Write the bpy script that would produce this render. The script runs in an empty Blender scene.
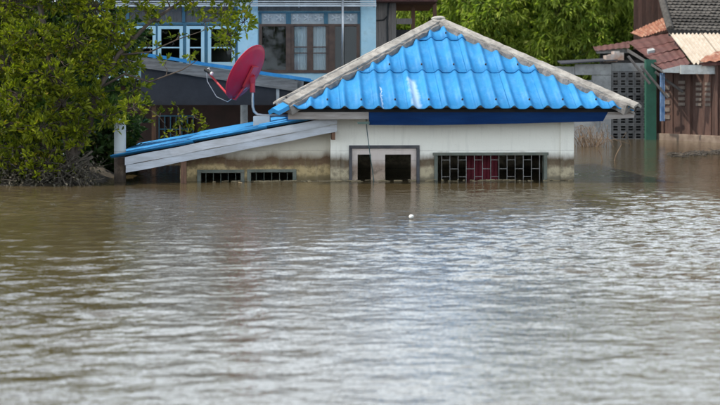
import bpy, bmesh, math, random
import numpy as np
from mathutils import Vector, Matrix, Euler

random.seed(7)
RNG = np.random.default_rng(7)
scene = bpy.context.scene
C = scene.collection

# ------------------------------------------------------------------ camera
F = 1430.0          # focal length in pixels of a 720 px wide picture
HC = 1.353          # camera height above the water
HY = 88.0           # picture row of the horizon
cam_d = bpy.data.cameras.new('camera')
cam = bpy.data.objects.new('camera', cam_d); C.objects.link(cam)
cam.location = (0, 0, HC); cam.rotation_euler = (math.radians(90), 0, 0)
cam_d.sensor_width = 36; cam_d.lens = F / 720 * 36
cam_d.shift_y = -(202.5 - HY) / 720
cam_d.clip_start = 0.1; cam_d.clip_end = 3000
cam_d.dof.use_dof = True; cam_d.dof.focus_distance = 20.6; cam_d.dof.aperture_fstop = 2.5
scene.camera = cam

# ------------------------------------------------------------------ sky, sun, exposure
SUN_EL, SUN_AZ = math.radians(60), math.radians(-102)   # azimuth from +Y (view direction) clockwise: high sun on the left, a little behind us
world = bpy.data.worlds.new('World'); scene.world = world; world.use_nodes = True
wt = world.node_tree; wt.nodes.clear()
wo = wt.nodes.new('ShaderNodeOutputWorld'); bg = wt.nodes.new('ShaderNodeBackground')
sky = wt.nodes.new('ShaderNodeTexSky'); sky.sky_type = 'NISHITA'; sky.sun_disc = False
sky.sun_elevation = SUN_EL; sky.sun_rotation = SUN_AZ
sky.dust_density = 2.0; sky.air_density = 1.0
bg.inputs['Strength'].default_value = 0.12
tc = wt.nodes.new('ShaderNodeTexCoord'); mp = wt.nodes.new('ShaderNodeMapping')
mp.inputs['Scale'].default_value = (1.0, 1.0, 2.6)
nz = wt.nodes.new('ShaderNodeTexNoise'); nz.inputs['Scale'].default_value = 2.3; nz.inputs['Detail'].default_value = 7; nz.inputs['Roughness'].default_value = .55
cr = wt.nodes.new('ShaderNodeValToRGB'); cr.color_ramp.elements[0].position = .55; cr.color_ramp.elements[1].position = .82
mx = wt.nodes.new('ShaderNodeMix'); mx.data_type = 'RGBA'
mx.inputs[7].default_value = (22.2, 25.2, 28.0, 1)
wt.links.new(tc.outputs['Generated'], mp.inputs[0]); wt.links.new(mp.outputs[0], nz.inputs['Vector'])
# a broken cloud layer: seen edge-on towards the horizon it closes up into bright haze all round
sxyz = wt.nodes.new('ShaderNodeSeparateXYZ'); wt.links.new(tc.outputs['Generated'], sxyz.inputs[0])
m1 = wt.nodes.new('ShaderNodeMath'); m1.operation = 'SUBTRACT'; m1.use_clamp = True; m1.inputs[0].default_value = 1; wt.links.new(sxyz.outputs['Z'], m1.inputs[1])
m2 = wt.nodes.new('ShaderNodeMath'); m2.operation = 'POWER'; wt.links.new(m1.outputs[0], m2.inputs[0]); m2.inputs[1].default_value = 2
m3 = wt.nodes.new('ShaderNodeMath'); m3.operation = 'MULTIPLY_ADD'; wt.links.new(m2.outputs[0], m3.inputs[0]); m3.inputs[1].default_value = .46; wt.links.new(nz.outputs[0], m3.inputs[2])
wt.links.new(m3.outputs[0], cr.inputs[0]); wt.links.new(cr.outputs[0], mx.inputs[0])
wt.links.new(sky.outputs[0], mx.inputs[6]); wt.links.new(mx.outputs[2], bg.inputs[0]); wt.links.new(bg.outputs[0], wo.inputs[0])

sun_d = bpy.data.lights.new('sun', 'SUN'); sun_d.energy = 5.0; sun_d.angle = math.radians(1.0); sun_d.color = (1, .94, .84)
sun = bpy.data.objects.new('sun', sun_d); C.objects.link(sun)
sd = Vector((math.sin(SUN_AZ) * math.cos(SUN_EL), math.cos(SUN_AZ) * math.cos(SUN_EL), math.sin(SUN_EL)))
sun.rotation_euler = sd.to_track_quat('Z', 'Y').to_euler()
vs = scene.view_settings
vs.view_transform = 'Standard'; vs.look = 'None'; vs.exposure = -0.12; vs.gamma = 1

# ------------------------------------------------------------------ helpers
def P(px, py, d):
    return Vector(((px - 360) / F * d, d, HC + (HY - py) / F * d))

def link(o, parent=None):
    C.objects.link(o)
    if parent is not None: o.parent = parent
    return o

def empty(name, loc=(0, 0, 0), rz=0, parent=None):
    o = bpy.data.objects.new(name, None); o.empty_display_size = .2
    o.location = loc; o.rotation_euler = (0, 0, rz)
    return link(o, parent)

def tag(o, label=None, cat=None, group=None, kind=None):
    if label: o['label'] = label
    if cat: o['category'] = cat
    if group: o['group'] = group
    if kind: o['kind'] = kind
    return o

def obj(name, me, mat, parent=None, smooth=False):
    o = bpy.data.objects.new(name, me)
    if mat is not None and not me.materials: me.materials.append(mat)
    if smooth: me.polygons.foreach_set('use_smooth', [True] * len(me.polygons))
    return link(o, parent)

class MB:
    """collects shapes into one mesh"""
    def __init__(s): s.v = []; s.f = []
    def add(s, verts, faces):
        n = len(s.v); s.v += [tuple(p) for p in verts]; s.f += [tuple(i + n for i in f) for f in faces]; return s
    def box(s, x0, x1, y0, y1, z0, z1):
        return s.add([(x0,y0,z0),(x1,y0,z0),(x1,y1,z0),(x0,y1,z0),(x0,y0,z1),(x1,y0,z1),(x1,y1,z1),(x0,y1,z1)],
                     [(0,3,2,1),(4,5,6,7),(0,1,5,4),(1,2,6,5),(2,3,7,6),(3,0,4,7)])
    def prism(s, poly, y0, y1):            # polygon in x,z swept along y
        n = len(poly)
        vv = [(x, y0, z) for x, z in poly] + [(x, y1, z) for x, z in poly]
        ff = [tuple(range(n))[::-1], tuple(range(n, 2*n))] + [(i, (i+1) % n, n+(i+1) % n, n+i) for i in range(n)]
        return s.add(vv, ff)
    def slab(s, quad, t):                  # quad of points thickened by vector t
        q = [Vector(p) for p in quad]; t = Vector(t); n = len(q)
        return s.add(q + [p + t for p in q], [tuple(range(n)), tuple(range(n, 2*n))[::-1]] + [(i, n+i, n+(i+1) % n, (i+1) % n) for i in range(n)])
    def tube(s, pts, radii, n=6, cap=True):
        pts = [Vector(p) for p in pts]
        if not hasattr(radii, '__len__'): radii = [radii] * len(pts)
        base = len(s.v); up = Vector((.3, .2, .93)); last = None
        for i, p in enumerate(pts):
            d = (pts[min(i+1, len(pts)-1)] - pts[max(i-1, 0)])
            d = d.normalized() if d.length > 1e-9 else Vector((0, 0, 1))
            if last is None:
                a = d.cross(up)
                if a.length < .05: a = d.cross(Vector((1, 0, 0)))
            else: a = last - d * last.dot(d)
            if a.length < 1e-6: a = d.cross(Vector((1, 0, 0)))
            a.normalize(); last = a; b = d.cross(a)
            for k in range(n):
                t = 2 * math.pi * k / n
                s.v.append(tuple(p + (a * math.cos(t) + b * math.sin(t)) * radii[i]))
        for i in range(len(pts) - 1):
            for k in range(n):
                a0 = base + i*n + k; a1 = base + i*n + (k+1) % n
                s.f.append((a0, a1, a1 + n, a0 + n))
        if cap:
            s.f.append(tuple(base + k for k in range(n))[::-1]); e = base + (len(pts)-1)*n
            s.f.append(tuple(e + k for k in range(n)))
        return s
    def mesh(s, name='m'):
        me = bpy.data.meshes.new(name); me.from_pydata(s.v, [], s.f); me.validate()
        bm = bmesh.new(); bm.from_mesh(me); bmesh.ops.recalc_face_normals(bm, faces=bm.faces); bm.to_mesh(me); bm.free()
        return me
    def build(s, name, mat, parent=None, smooth=False, bevel=0):
        o = obj(name, s.mesh(name), mat, parent, smooth)
        if bevel:
            m = o.modifiers.new('bevel', 'BEVEL'); m.width = bevel; m.segments = 2; m.limit_method = 'ANGLE'
        return o

def wall_mesh(x0, x1, z0, z1, y0, y1, holes, cut=.0):
    """wall panel in x,z with thickness y0..y1 and rectangular openings"""
    xs = sorted(set([x0, x1] + [h[0] for h in holes] + [h[1] for h in holes]))
    zs = sorted(set([z0, z1] + [h[2] for h in holes] + [h[3] for h in holes]))
    solid = {}
    for i in range(len(xs)-1):
        for k in range(len(zs)-1):
            cx = (xs[i]+xs[i+1])/2; cz = (zs[k]+zs[k+1])/2
            solid[i, k] = not any(h[0] < cx < h[1] and h[2] < cz < h[3] for h in holes)
    mb = MB()
    for (i, k), s in solid.items():
        if not s: continue
        a, b, c, d = xs[i], xs[i+1], zs[k], zs[k+1]
        mb.add([(a,y0,c),(b,y0,c),(b,y0,d),(a,y0,d)], [(0,1,2,3)])
        mb.add([(a,y1,c),(b,y1,c),(b,y1,d),(a,y1,d)], [(3,2,1,0)])
        for di, dk, q in ((-1,0,[(a,y0,c),(a,y0,d),(a,y1,d),(a,y1,c)]), (1,0,[(b,y0,c),(b,y1,c),(b,y1,d),(b,y0,d)]),
                          (0,-1,[(a,y0,c),(a,y1,c),(b,y1,c),(b,y0,c)]), (0,1,[(a,y0,d),(b,y0,d),(b,y1,d),(a,y1,d)])):
            if not solid.get((i+di, k+dk), False): mb.add(q, [(0,1,2,3)])
    return mb

def corr_sheet(p00, p10, p01, p11, waves, amp, thick=.006, nv=6, sag=0.0, power=1.0, seed=0):
    """corrugated sheet between four corners; waves run from the 0 edge to the 1 edge"""
    p00, p10, p01, p11 = map(Vector, (p00, p10, p01, p11)); nu = int(waves * 8)
    n = ((p10 - p00).cross(p01 - p00)).normalized()
    if n.z < 0: n = -n
    rr = random.Random(seed); ph = rr.random() * 6
    top = []; bot = []
    for j in range(nv + 1):
        v = j / nv
        for i in range(nu + 1):
            u = i / nu
            p = (p00*(1-u) + p10*u)*(1-v) + (p01*(1-u) + p11*u)*v
            h = amp * (.5 + .5*math.cos(2*math.pi*waves*u)) ** power
            h += sag * (math.sin(u*5 + ph + v*3) + math.sin(v*7 + ph*2))
            top.append(p + n*h); bot.append(p + n*(h - thick))
    w = nu + 1; N = len(top); ff = []
    for j in range(nv):
        for i in range(nu):
            a = j*w + i
            ff.append((a, a+1, a+1+w, a+w)); ff.append((N+a, N+a+w, N+a+1+w, N+a+1))
    for i in range(nu):
        ff.append((i, N+i, N+i+1, i+1)); a = nv*w + i; ff.append((a, a+1, N+a+1, N+a))
    for j in range(nv):
        a = j*w; ff.append((a, a+w, N+a+w, N+a)); a = j*w + nu; ff.append((a, N+a, N+a+w, a+w))
    return MB().add(top + bot, ff)

# ------------------------------------------------------------------ materials
def nt_new(name):
    m = bpy.data.materials.new(name); m.use_nodes = True
    nt = m.node_tree; b = nt.nodes['Principled BSDF']
    return m, nt, b

def noise(nt, vec, scale, detail=5, rough=.6):
    n = nt.nodes.new('ShaderNodeTexNoise'); n.inputs['Scale'].default_value = scale
    n.inputs['Detail'].default_value = detail; n.inputs['Roughness'].default_value = rough
    if vec is not None: nt.links.new(vec, n.inputs['Vector'])
    return n.outputs[0]

def ramp(nt, fac, stops):
    r = nt.nodes.new('ShaderNodeValToRGB'); e = r.color_ramp.elements
    while len(e) < len(stops): e.new(.5)
    for k, (p, c) in enumerate(stops):
        e[k].position = p; e[k].color = (c, c, c, 1) if not hasattr(c, '__len__') else (*c, 1)
    nt.links.new(fac, r.inputs[0]); return r.outputs[0]

def mixc(nt, fac, a, b, mode='MIX'):
    m = nt.nodes.new('ShaderNodeMix'); m.data_type = 'RGBA'; m.blend_type = mode
    for s, val in ((0, fac), (6, a), (7, b)):
        if hasattr(val, 'is_linked') or isinstance(val, bpy.types.NodeSocket): nt.links.new(val, m.inputs[s])
        elif hasattr(val, '__len__'): m.inputs[s].default_value = (*val, 1)
        else: m.inputs[s].default_value = val
    return m.outputs[2]

def math_n(nt, op, a, b=None):
    m = nt.nodes.new('ShaderNodeMath'); m.operation = op
    for s, val in ((0, a), (1, b)):
        if val is None: continue
        if isinstance(val, bpy.types.NodeSocket): nt.links.new(val, m.inputs[s])
        else: m.inputs[s].default_value = val
    return m.outputs[0]

def coords(nt, stretch=(1, 1, 1), world_space=False):
    if world_space:
        g = nt.nodes.new('ShaderNodeNewGeometry'); out = g.outputs['Position']
    else:
        t = nt.nodes.new('ShaderNodeTexCoord'); out = t.outputs['Object']
    mp = nt.nodes.new('ShaderNodeMapping'); mp.inputs['Scale'].default_value = stretch
    nt.links.new(out, mp.inputs[0]); return mp.outputs[0]

def bump(nt, b, h, strength, dist=.01):
    n = nt.nodes.new('ShaderNodeBump'); n.inputs['Strength'].default_value = strength; n.inputs['Distance'].default_value = dist
    nt.links.new(h, n.inputs['Height']); nt.links.new(n.outputs[0], b.inputs['Normal'])

def M(name, c1, c2=None, scale=4, rough=.75, stretch=(1, 1, 1), bmp=.3, bscale=30, metal=0, rnd=.0, spec=.35, dirt=None, dirt_amt=.5, lo=.35, hi=.65):
    m, nt, b = nt_new(name); v = coords(nt, stretch, True)
    c2 = c2 or tuple(x * .7 for x in c1)
    col = mixc(nt, ramp(nt, noise(nt, v, scale), [(lo, 0.), (hi, 1.)]), c1, c2)
    if dirt: col = mixc(nt, ramp(nt, noise(nt, v, scale * 2.7, 8, .7), [(.5, 0.), (.72, dirt_amt)]), col, dirt)
    if rnd:
        oi = nt.nodes.new('ShaderNodeObjectInfo')
        k = math_n(nt, 'ADD', math_n(nt, 'MULTIPLY', oi.outputs['Random'], rnd), 1 - rnd / 2)
        hv = nt.nodes.new('ShaderNodeHueSaturation'); nt.links.new(k, hv.inputs['Value']); nt.links.new(col, hv.inputs['Color']); col = hv.outputs[0]
    nt.links.new(col, b.inputs['Base Color']); b.inputs['Roughness'].default_value = rough; b.inputs['Metallic'].default_value = metal
    b.inputs['Specular IOR Level'].default_value = spec
    if bmp: bump(nt, b, noise(nt, v, bscale), bmp)
    return m

def wall_paint(name, top, band, low, zoff=0.0):
    """painted plaster with the brown flood marks of earlier water levels"""
    m, nt, b = nt_new(name); v = coords(nt, (1, 1, 1), True)
    g = nt.nodes.new('ShaderNodeNewGeometry'); sp = nt.nodes.new('ShaderNodeSeparateXYZ'); nt.links.new(g.outputs['Position'], sp.inputs[0])
    n1 = noise(nt, coords(nt, (1, 1, .35), True), 3.2, 6); n2 = noise(nt, v, 13, 6, .7)
    z = math_n(nt, 'ADD', sp.outputs['Z'], math_n(nt, 'MULTIPLY', math_n(nt, 'SUBTRACT', n1, .5), .24))
    z = math_n(nt, 'ADD', z, math_n(nt, 'MULTIPLY', math_n(nt, 'SUBTRACT', n2, .5), .05))
    z = math_n(nt, 'SUBTRACT', z, zoff)
    c = ramp(nt, z, [(0.0, tuple(x*.35 for x in low)), (.03, tuple(x*.45 for x in low)), (.07, low), (.17, low), (.22, band), (.30, tuple(x*.85 for x in band)), (.36, tuple(.45*a+.55*t for a, t in zip(band, top))), (.42, top)])
    lowmask = ramp(nt, z, [(.22, 1.), (.40, 0.)])
    c = mixc(nt, math_n(nt, 'MULTIPLY', ramp(nt, n2, [(.45, 0.), (.6, .75)]), lowmask), c, tuple(x*.4 for x in low))
    zt = math_n(nt, 'ADD', sp.outputs['Z'], math_n(nt, 'MULTIPLY', math_n(nt, 'SUBTRACT', noise(nt, v, 5, 3), .5), .03))
    tl = ramp(nt, zt, [(.285, 0.), (.292, .5), (.305, 0.), (.43, 0.), (.437, .4), (.447, 0.)])
    c = mixc(nt, math_n(nt, 'MULTIPLY', tl, ramp(nt, n1, [(.4, .2), (.6, 1.)])), c, tuple(x*.6 for x in band))
    # weathering streaks that run down the paint
    st = noise(nt, coords(nt, (5, 5, .5), True), 3, 5); c = mixc(nt, ramp(nt, st, [(.55, 0.), (.8, .22)]), c, (.3, .28, .24))
    spk = noise(nt, v, 45, 3, .8); c = mixc(nt, ramp(nt, spk, [(.62, 0.), (.78, .25)]), c, (.2, .17, .12))
    nt.links.new(c, b.inputs['Base Color']); b.inputs['Roughness'].default_value = .8; b.inputs['Specular IOR Level'].default_value = .25
    bump(nt, b, noise(nt, v, 38, 8, .7), .5, .012)
    return m

def blue_tile(name, scuff=None):
    m, nt, b = nt_new(name); v = coords(nt, (1, 1, 1), True)
    c = mixc(nt, ramp(nt, noise(nt, v, 2.2, 6), [(.35, 0.), (.7, 1.)]), (.018, .205, .47), (.03, .255, .54))
    oi = nt.nodes.new('ShaderNodeObjectInfo'); hv = nt.nodes.new('ShaderNodeHueSaturation')
    nt.links.new(math_n(nt, 'ADD', math_n(nt, 'MULTIPLY', oi.outputs['Random'], .16), .93), hv.inputs['Value']); nt.links.new(c, hv.inputs['Color']); c = hv.outputs[0]
    # chalky fading and thin grime
    c = mixc(nt, ramp(nt, noise(nt, coords(nt, (1, .4, .4), True), 9, 8, .75), [(.48, 0.), (.8, .4)]), c, (.17, .42, .72))
    c = mixc(nt, ramp(nt, noise(nt, v, 21, 8, .8), [(.54, 0.), (.72, .6)]), c, (.03, .10, .22))
    c = mixc(nt, ramp(nt, noise(nt, coords(nt, (9, 1.1, 1.1), True), 2.2, 6, .7), [(.55, 0.), (.75, .4)]), c, (.03, .11, .26))
    if scuff:
        t = nt.nodes.new('ShaderNodeTexCoord'); sp = nt.nodes.new('ShaderNodeSeparateXYZ'); nt.links.new(t.outputs['Object'], sp.inputs[0])
        u0, w, y0, y1 = scuff
        nn = math_n(nt, 'MULTIPLY', math_n(nt, 'SUBTRACT', noise(nt, t.outputs['Object'], 7, 6, .7), .5), .14)
        du = math_n(nt, 'ABSOLUTE', math_n(nt, 'SUBTRACT', math_n(nt, 'ADD', sp.outputs['X'], nn), u0))
        k = ramp(nt, math_n(nt, 'DIVIDE', du, w), [(.35, 1.), (1., 0.)])
        dy = math_n(nt, 'ABSOLUTE', math_n(nt, 'SUBTRACT', math_n(nt, 'ADD', sp.outputs['Y'], nn), (y0+y1)/2))
        k2 = ramp(nt, math_n(nt, 'DIVIDE', dy, (y1-y0)/2), [(.8, 1.), (1., 0.)])
        c = mixc(nt, math_n(nt, 'MULTIPLY', math_n(nt, 'MULTIPLY', k, k2), .5), c, (.68, .78, .86))
    nt.links.new(c, b.inputs['Base Color']); b.inputs['Roughness'].default_value = .6
    b.inputs['Specular IOR Level'].default_value = .3
    bump(nt, b, noise(nt, v, 60, 6), .12, .006)
    return m

def leaf_mat(name, dark, light, trans=.35, yellow=(.3, .2, .03)):
    m, nt, b = nt_new(name)
    a = nt.nodes.new('ShaderNodeAttribute'); a.attribute_name = 'leafvar'
    c = ramp(nt, a.outputs['Fac'], [(0., dark), (.55, tuple((x+y)/2 for x, y in zip(dark, light))), (.93, light), (1., yellow)])
    nt.links.new(c, b.inputs['Base Color']); b.inputs['Roughness'].default_value = .5; b.inputs['Specular IOR Level'].default_value = .18
    tr = nt.nodes.new('ShaderNodeBsdfTranslucent'); nt.links.new(mixc(nt, 1.0, c, (1.0, 1.25, .45), 'MULTIPLY'), tr.inputs[0])
    ms = nt.nodes.new('ShaderNodeMixShader'); ms.inputs[0].default_value = trans
    out = nt.nodes['Material Output']
    nt.links.new(b.outputs[0], ms.inputs[1]); nt.links.new(tr.outputs[0], ms.inputs[2]); nt.links.new(ms.outputs[0], out.inputs[0])
    return m

def glass_mat(name, tint=(.02, .025, .03)):
    m, nt, b = nt_new(name)
    tr = nt.nodes.new('ShaderNodeBsdfTransparent'); tr.inputs[0].default_value = (.82, .86, .86, 1)
    gl = nt.nodes.new('ShaderNodeBsdfGlossy'); gl.inputs['Roughness'].default_value = .04
    fr = nt.nodes.new('ShaderNodeFresnel'); fr.inputs[0].default_value = 1.32
    ms = nt.nodes.new('ShaderNodeMixShader'); nt.links.new(fr.outputs[0], ms.inputs[0]); nt.links.new(tr.outputs[0], ms.inputs[1]); nt.links.new(gl.outputs[0], ms.inputs[2])
    nt.links.new(ms.outputs[0], nt.nodes['Material Output'].inputs[0])
    return m

mt_tile = blue_tile('blue_roof_tile')
mt_cap = M('hip_cap_cement', (.41, .385, .345), (.22, .205, .185), 5, .9, bmp=.8, bscale=45, dirt=(.08, .075, .07), dirt_amt=.8)
mt_mortar = M('mortar', (.27, .25, .23), (.14, .13, .12), 9, .95, bmp=.9, bscale=40, dirt=(.06, .055, .05), dirt_amt=.7)
mt_blue_board = M('blue_board', (.004, .022, .085), (.007, .032, .11), 5, .8, spec=.08, stretch=(.3, 1, 2), dirt=(.01, .02, .05))
mt_wall = wall_paint('white_wall', (.86, .83, .74), (.15, .105, .065), (.46, .38, .25))
mt_wall2 = wall_paint('ochre_wall', (.62, .57, .47), (.15, .09, .05), (.46, .34, .17), .02)
mt_pink = wall_paint('pink_surround', (.62, .53, .48), (.36, .26, .20), (.40, .30, .22), -.1)
mt_greyframe = M('grey_door_frame', (.065, .065, .072), (.11, .105, .105), 7, .75, spec=.15)
mt_winframe = M('green_grey_frame', (.09, .105, .085), (.15, .16, .13), 8, .65, dirt=(.16, .10, .06))
mt_bar = M('grille_bar', (.24, .24, .23), (.16, .145, .13), 12, .5, dirt=(.2, .1, .05))
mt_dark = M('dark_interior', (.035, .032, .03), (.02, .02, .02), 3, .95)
mt_curtain_red = M('red_curtain', (.13, .012, .022), (.085, .008, .014), 5, .85)
mt_board = M('weathered_board', (.50, .53, .58), (.38, .39, .41), 3, .85, stretch=(.7, 2, 4), bmp=.3, bscale=20, dirt=(.18, .16, .14), dirt_amt=.35)
mt_board2 = M('grey_fascia', (.30, .28, .26), (.17, .155, .14), 4, .85, stretch=(.6, 2, 6), bmp=.5, dirt=(.07, .06, .05))
mt_boardpale = M('pale_eave_board', (.36, .33, .31), (.25, .22, .2), 5, .85, stretch=(.6, 2, 6))
mt_postwood = M('post_wood', (.17, .09, .055), (.09, .05, .035), 6, .85, stretch=(4, 4, .6))
mt_concrete = M('concrete', (.52, .53, .52), (.36, .36, .35), 4, .9, dirt=(.13, .11, .09))
mt_dish = M('red_dish', (.50, .016, .04), (.40, .014, .034), 3, .5, bmp=0, spec=.22, dirt=(.24, .05, .06), dirt_amt=.5)
mt_dish_arm = M('red_arm', (.55, .035, .05), (.45, .03, .04), 6, .4, bmp=0)
mt_mast = M('galvanised_pipe', (.50, .51, .52), (.38, .38, .38), 8, .4, metal=.6, bmp=.1)
mt_white = M('white_plastic', (.75, .75, .72), (.6, .6, .57), 6, .5, bmp=.1)
mt_black = M('black_rubber', (.02, .02, .02), (.03, .03, .03), 6, .5, bmp=0)
mt_paleblue = M('pale_blue_paint', (.33, .53, .62), (.42, .60, .66), 3, .75, dirt=(.2, .27, .28), dirt_amt=.4)
mt_framewhite = M('pale_window_frame', (.34, .53, .60), (.42, .58, .63), 4, .6)
mt_teal = M('teal_frame', (.03, .10, .15), (.05, .14, .19), 6, .6)
mt_brownframe = M('brown_window_frame', (.06, .034, .024), (.10, .058, .04), 7, .6, stretch=(1, 1, 1))
mt_glass = glass_mat('window_glass')
mt_lace = M('white_curtain', (.78, .80, .82), (.6, .62, .65), 7, .9, stretch=(6, 1, .8))
mt_frost = M('etched_glass', (.24, .27, .29), (.34, .37, .38), 9, .3, bmp=.2)
mt_slat = M('white_slat', (.55, .57, .58), (.42, .43, .43), 5, .6)
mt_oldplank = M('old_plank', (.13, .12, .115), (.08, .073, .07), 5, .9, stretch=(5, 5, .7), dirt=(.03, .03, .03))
mt_shedwall = M('shed_board', (.25, .21, .19), (.17, .14, .125), 5, .9, stretch=(6, 6, .5), dirt=(.06, .05, .05))
mt_dgrey = M('dark_grey_sheet', (.045, .045, .052), (.032, .032, .037), 3, .7)
mt_rust = M('rusty_roof', (.12, .045, .038), (.08, .034, .03), 3, .75, dirt=(.2, .13, .10), dirt_amt=.5, bmp=.5)
mt_rust2 = M('orange_rusty_sheet', (.33, .14, .08), (.20, .07, .045), 3.5, .75, stretch=(1, .5, .5), dirt=(.5, .38, .28), dirt_amt=.8)
mt_cream = M('cream_sheet', (.54, .48, .40), (.42, .35, .27), 3, .6, dirt=(.30, .2, .13), dirt_amt=.5)
mt_oldtile = M('old_clay_tile', (.095, .085, .075), (.05, .045, .04), 7, .95, dirt=(.2, .19, .16), dirt_amt=.6, rnd=.5)
mt_gutter = M('pale_gutter', (.48, .50, .49), (.34, .35, .34), 5, .5, dirt=(.2, .15, .1))
mt_plank = M('brown_plank', (.115, .060, .044), (.066, .036, .028), 4, .8, stretch=(6, 6, .5), rnd=.55, dirt=(.2, .15, .12), dirt_amt=.4)
mt_green = M('green_post_paint', (.03, .12, .08), (.022, .09, .06), 3, .7, dirt=(.03, .06, .05))
mt_bluecloth = M('blue_cloth', (.10, .22, .42), (.3, .4, .55), 8, .8)
mt_block = M('screen_block', (.19, .185, .18), (.12, .115, .11), 5, .95, rnd=.3)
mt_panel = M('concrete_panel', (.36, .36, .35), (.25, .25, .245), 3, .95, rnd=.25, dirt=(.1, .1, .09))
mt_ledge = M('silt_ledge', (.26, .2, .15), (.17, .12, .09), 6, .9)
mt_bark = M('bark', (.11, .085, .065), (.06, .045, .035), 9, .95, bmp=.8, bscale=30, stretch=(1, 1, .4))
mt_mud = M('mud_bank', (.085, .07, .05), (.05, .042, .03), 5, .9, bmp=.8)
mt_twig = M('dead_twig', (.085, .068, .05), (.04, .033, .026), 8, .95, dirt=(.26, .23, .19), dirt_amt=.45)
mt_reed = M('dry_reed', (.26, .18, .11), (.15, .10, .07), 8, .9)
mt_leafL = leaf_mat('river_tree_leaf', (.030, .050, .006), (.28, .30, .02), .4, (.26, .2, .02))
mt_leafM = leaf_mat('mango_leaf', (.07, .13, .016), (.40, .46, .075), .4, (.42, .42, .10))
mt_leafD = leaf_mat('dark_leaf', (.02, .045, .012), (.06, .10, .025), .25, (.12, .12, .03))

# ------------------------------------------------------------------ water
def axis(fine0, fine1, step, lo, hi, g=1.18):
    a = list(np.arange(fine0, fine1 + 1e-6, step)); s = step
    x = a[-1]
    while x < hi: s *= g; x += s; a.append(min(x, hi))
    x = a[0]; s = step; b = []
    while x > lo: s *= g; x -= s; b.append(max(x, lo))
    return np.array(b[::-1] + a)

def make_water():
    xs = axis(-6.6, 6.6, .030, -600, 600)
    ys = np.concatenate([axis(4.8, 25, .025, -300, 25.0), np.arange(25.05, 40, .05), axis(40.05, 40.2, .06, 40.05, 900)])
    ys = np.unique(np.round(ys, 5))
    X, Y = np.meshgrid(xs, ys)
    def cell(a): d = np.gradient(a); return d
    cx = cell(xs)[None, :]; cy = cell(ys)[:, None]
    cellmax = np.maximum(cx, cy) + 0 * X
    Z = np.zeros_like(X); rng = np.random.default_rng(11)
    g = np.zeros_like(X)
    for _ in range(14):                         # patches of livelier and calmer water
        lam = rng.uniform(3.5, 13); t = rng.uniform(0, 2*np.pi); k = 2*np.pi/lam
        g += np.sin(k*(X*np.cos(t)*.7 + Y*np.sin(t)) + rng.uniform(0, 6.28))
    g = np.clip(.85 + .22 * g, .25, 1.35)
    shelter = .38 + .62 / (1 + np.exp((Y - 17.8) / .9))
    for _ in range(96):
        lam = np.exp(rng.uniform(np.log(.08), np.log(.75))); k = 2*np.pi/lam
        t = math.radians(-78) + rng.normal(0, .7)
        A = .0145 * lam / (2*np.pi) * (1.0 if lam < .45 else .7)
        fade = np.clip((lam / cellmax - 2.0) / 1.5, 0, 1)
        ph = k*(X*np.cos(t) + Y*np.sin(t)) + rng.uniform(0, 6.28)
        ph += .5*np.sin(X*.9/lam**.3 + rng.uniform(0, 6)) + .5*np.sin(Y*.7/lam**.3 + rng.uniform(0, 6))
        s = np.sin(ph)
        Z += A * fade * (s + .25*np.cos(2*ph))
    Z *= g * shelter
    ny, nx = X.shape
    co = np.stack([X, Y, Z], -1).reshape(-1, 3).astype(np.float32)
    idx = np.arange(ny*nx).reshape(ny, nx)
    q = np.stack([idx[:-1, :-1], idx[:-1, 1:], idx[1:, 1:], idx[1:, :-1]], -1).reshape(-1, 4)
    return np_mesh('water', co, q, True)

def np_mesh(name, co, quads, smooth=False, attr=None):
    me = bpy.data.meshes.new(name); n = len(quads); k = quads.shape[1]
    me.vertices.add(len(co)); me.vertices.foreach_set('co', np.ascontiguousarray(co, np.float32).ravel())
    me.loops.add(n*k); me.loops.foreach_set('vertex_index', quads.astype(np.int32).ravel())
    me.polygons.add(n); me.polygons.foreach_set('loop_start', np.arange(0, n*k, k, dtype=np.int32))
    try: me.polygons.foreach_set('loop_total', np.full(n, k, np.int32))
    except Exception: pass
    if smooth: me.polygons.foreach_set('use_smooth', np.ones(n, bool))
    me.update(calc_edges=True)
    if attr is not None:
        at = me.attributes.new('leafvar', 'FLOAT', 'FACE'); at.data.foreach_set('value', attr.astype(np.float32))
    return me

def water_mat():
    m, nt, b = nt_new('muddy_water'); v = coords(nt, (1, 1, 1), True)
    c = mixc(nt, ramp(nt, noise(nt, v, .5, 3), [(.3, 0.), (.7, 1.)]), (.070, .052, .025), (.082, .062, .032))
    nt.links.new(c, b.inputs['Base Color']); b.inputs['Roughness'].default_value = .045; b.inputs['IOR'].default_value = 1.333
    b.inputs['Specular IOR Level'].default_value = .5
    h = math_n(nt, 'ADD', noise(nt, coords(nt, (1, 1.5, 1), True), 7.5, 3, .5), math_n(nt, 'MULTIPLY', noise(nt, coords(nt, (1, 1.4, 1), True), 24, 2, .5), .3))
    bump(nt, b, h, .5, .014)
    return m

w = obj('water', make_water(), water_mat()); tag(w, 'brown rippled flood water', kind='structure')
bed = MB().add([(-600, -300, -1.7), (600, -300, -1.7), (600, 900, -1.7), (-600, 900, -1.7)], [(0, 1, 2, 3)]).build('ground', mt_mud)
tag(bed, 'flooded muddy ground', kind='structure')

# ------------------------------------------------------------------ flooded house with blue pyramid roof
TH = math.radians(3.6); HX, HYY = 1.245, 22.7
house = empty('flooded_house', (HX, HYY, 0), TH)
tag(house, 'small white house with blue pyramid roof flooded up to its window tops', 'house')
def L(px, py, yl, cx=HX, cy=HYY, th=TH):
    """picture point on the plane local y = yl of a turned building -> local x, z"""
    dx, dz = (px-360)/F, (HY-py)/F
    e2 = (-math.sin(th), math.cos(th)); e1 = (math.cos(th), math.sin(th))
    t = (yl + cx*e2[0] + cy*e2[1]) / (dx*e2[0] + e2[1])
    wx, wy = dx*t - cx, t - cy
    return wx*e1[0] + wy*e1[1], HC + dz*t

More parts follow.
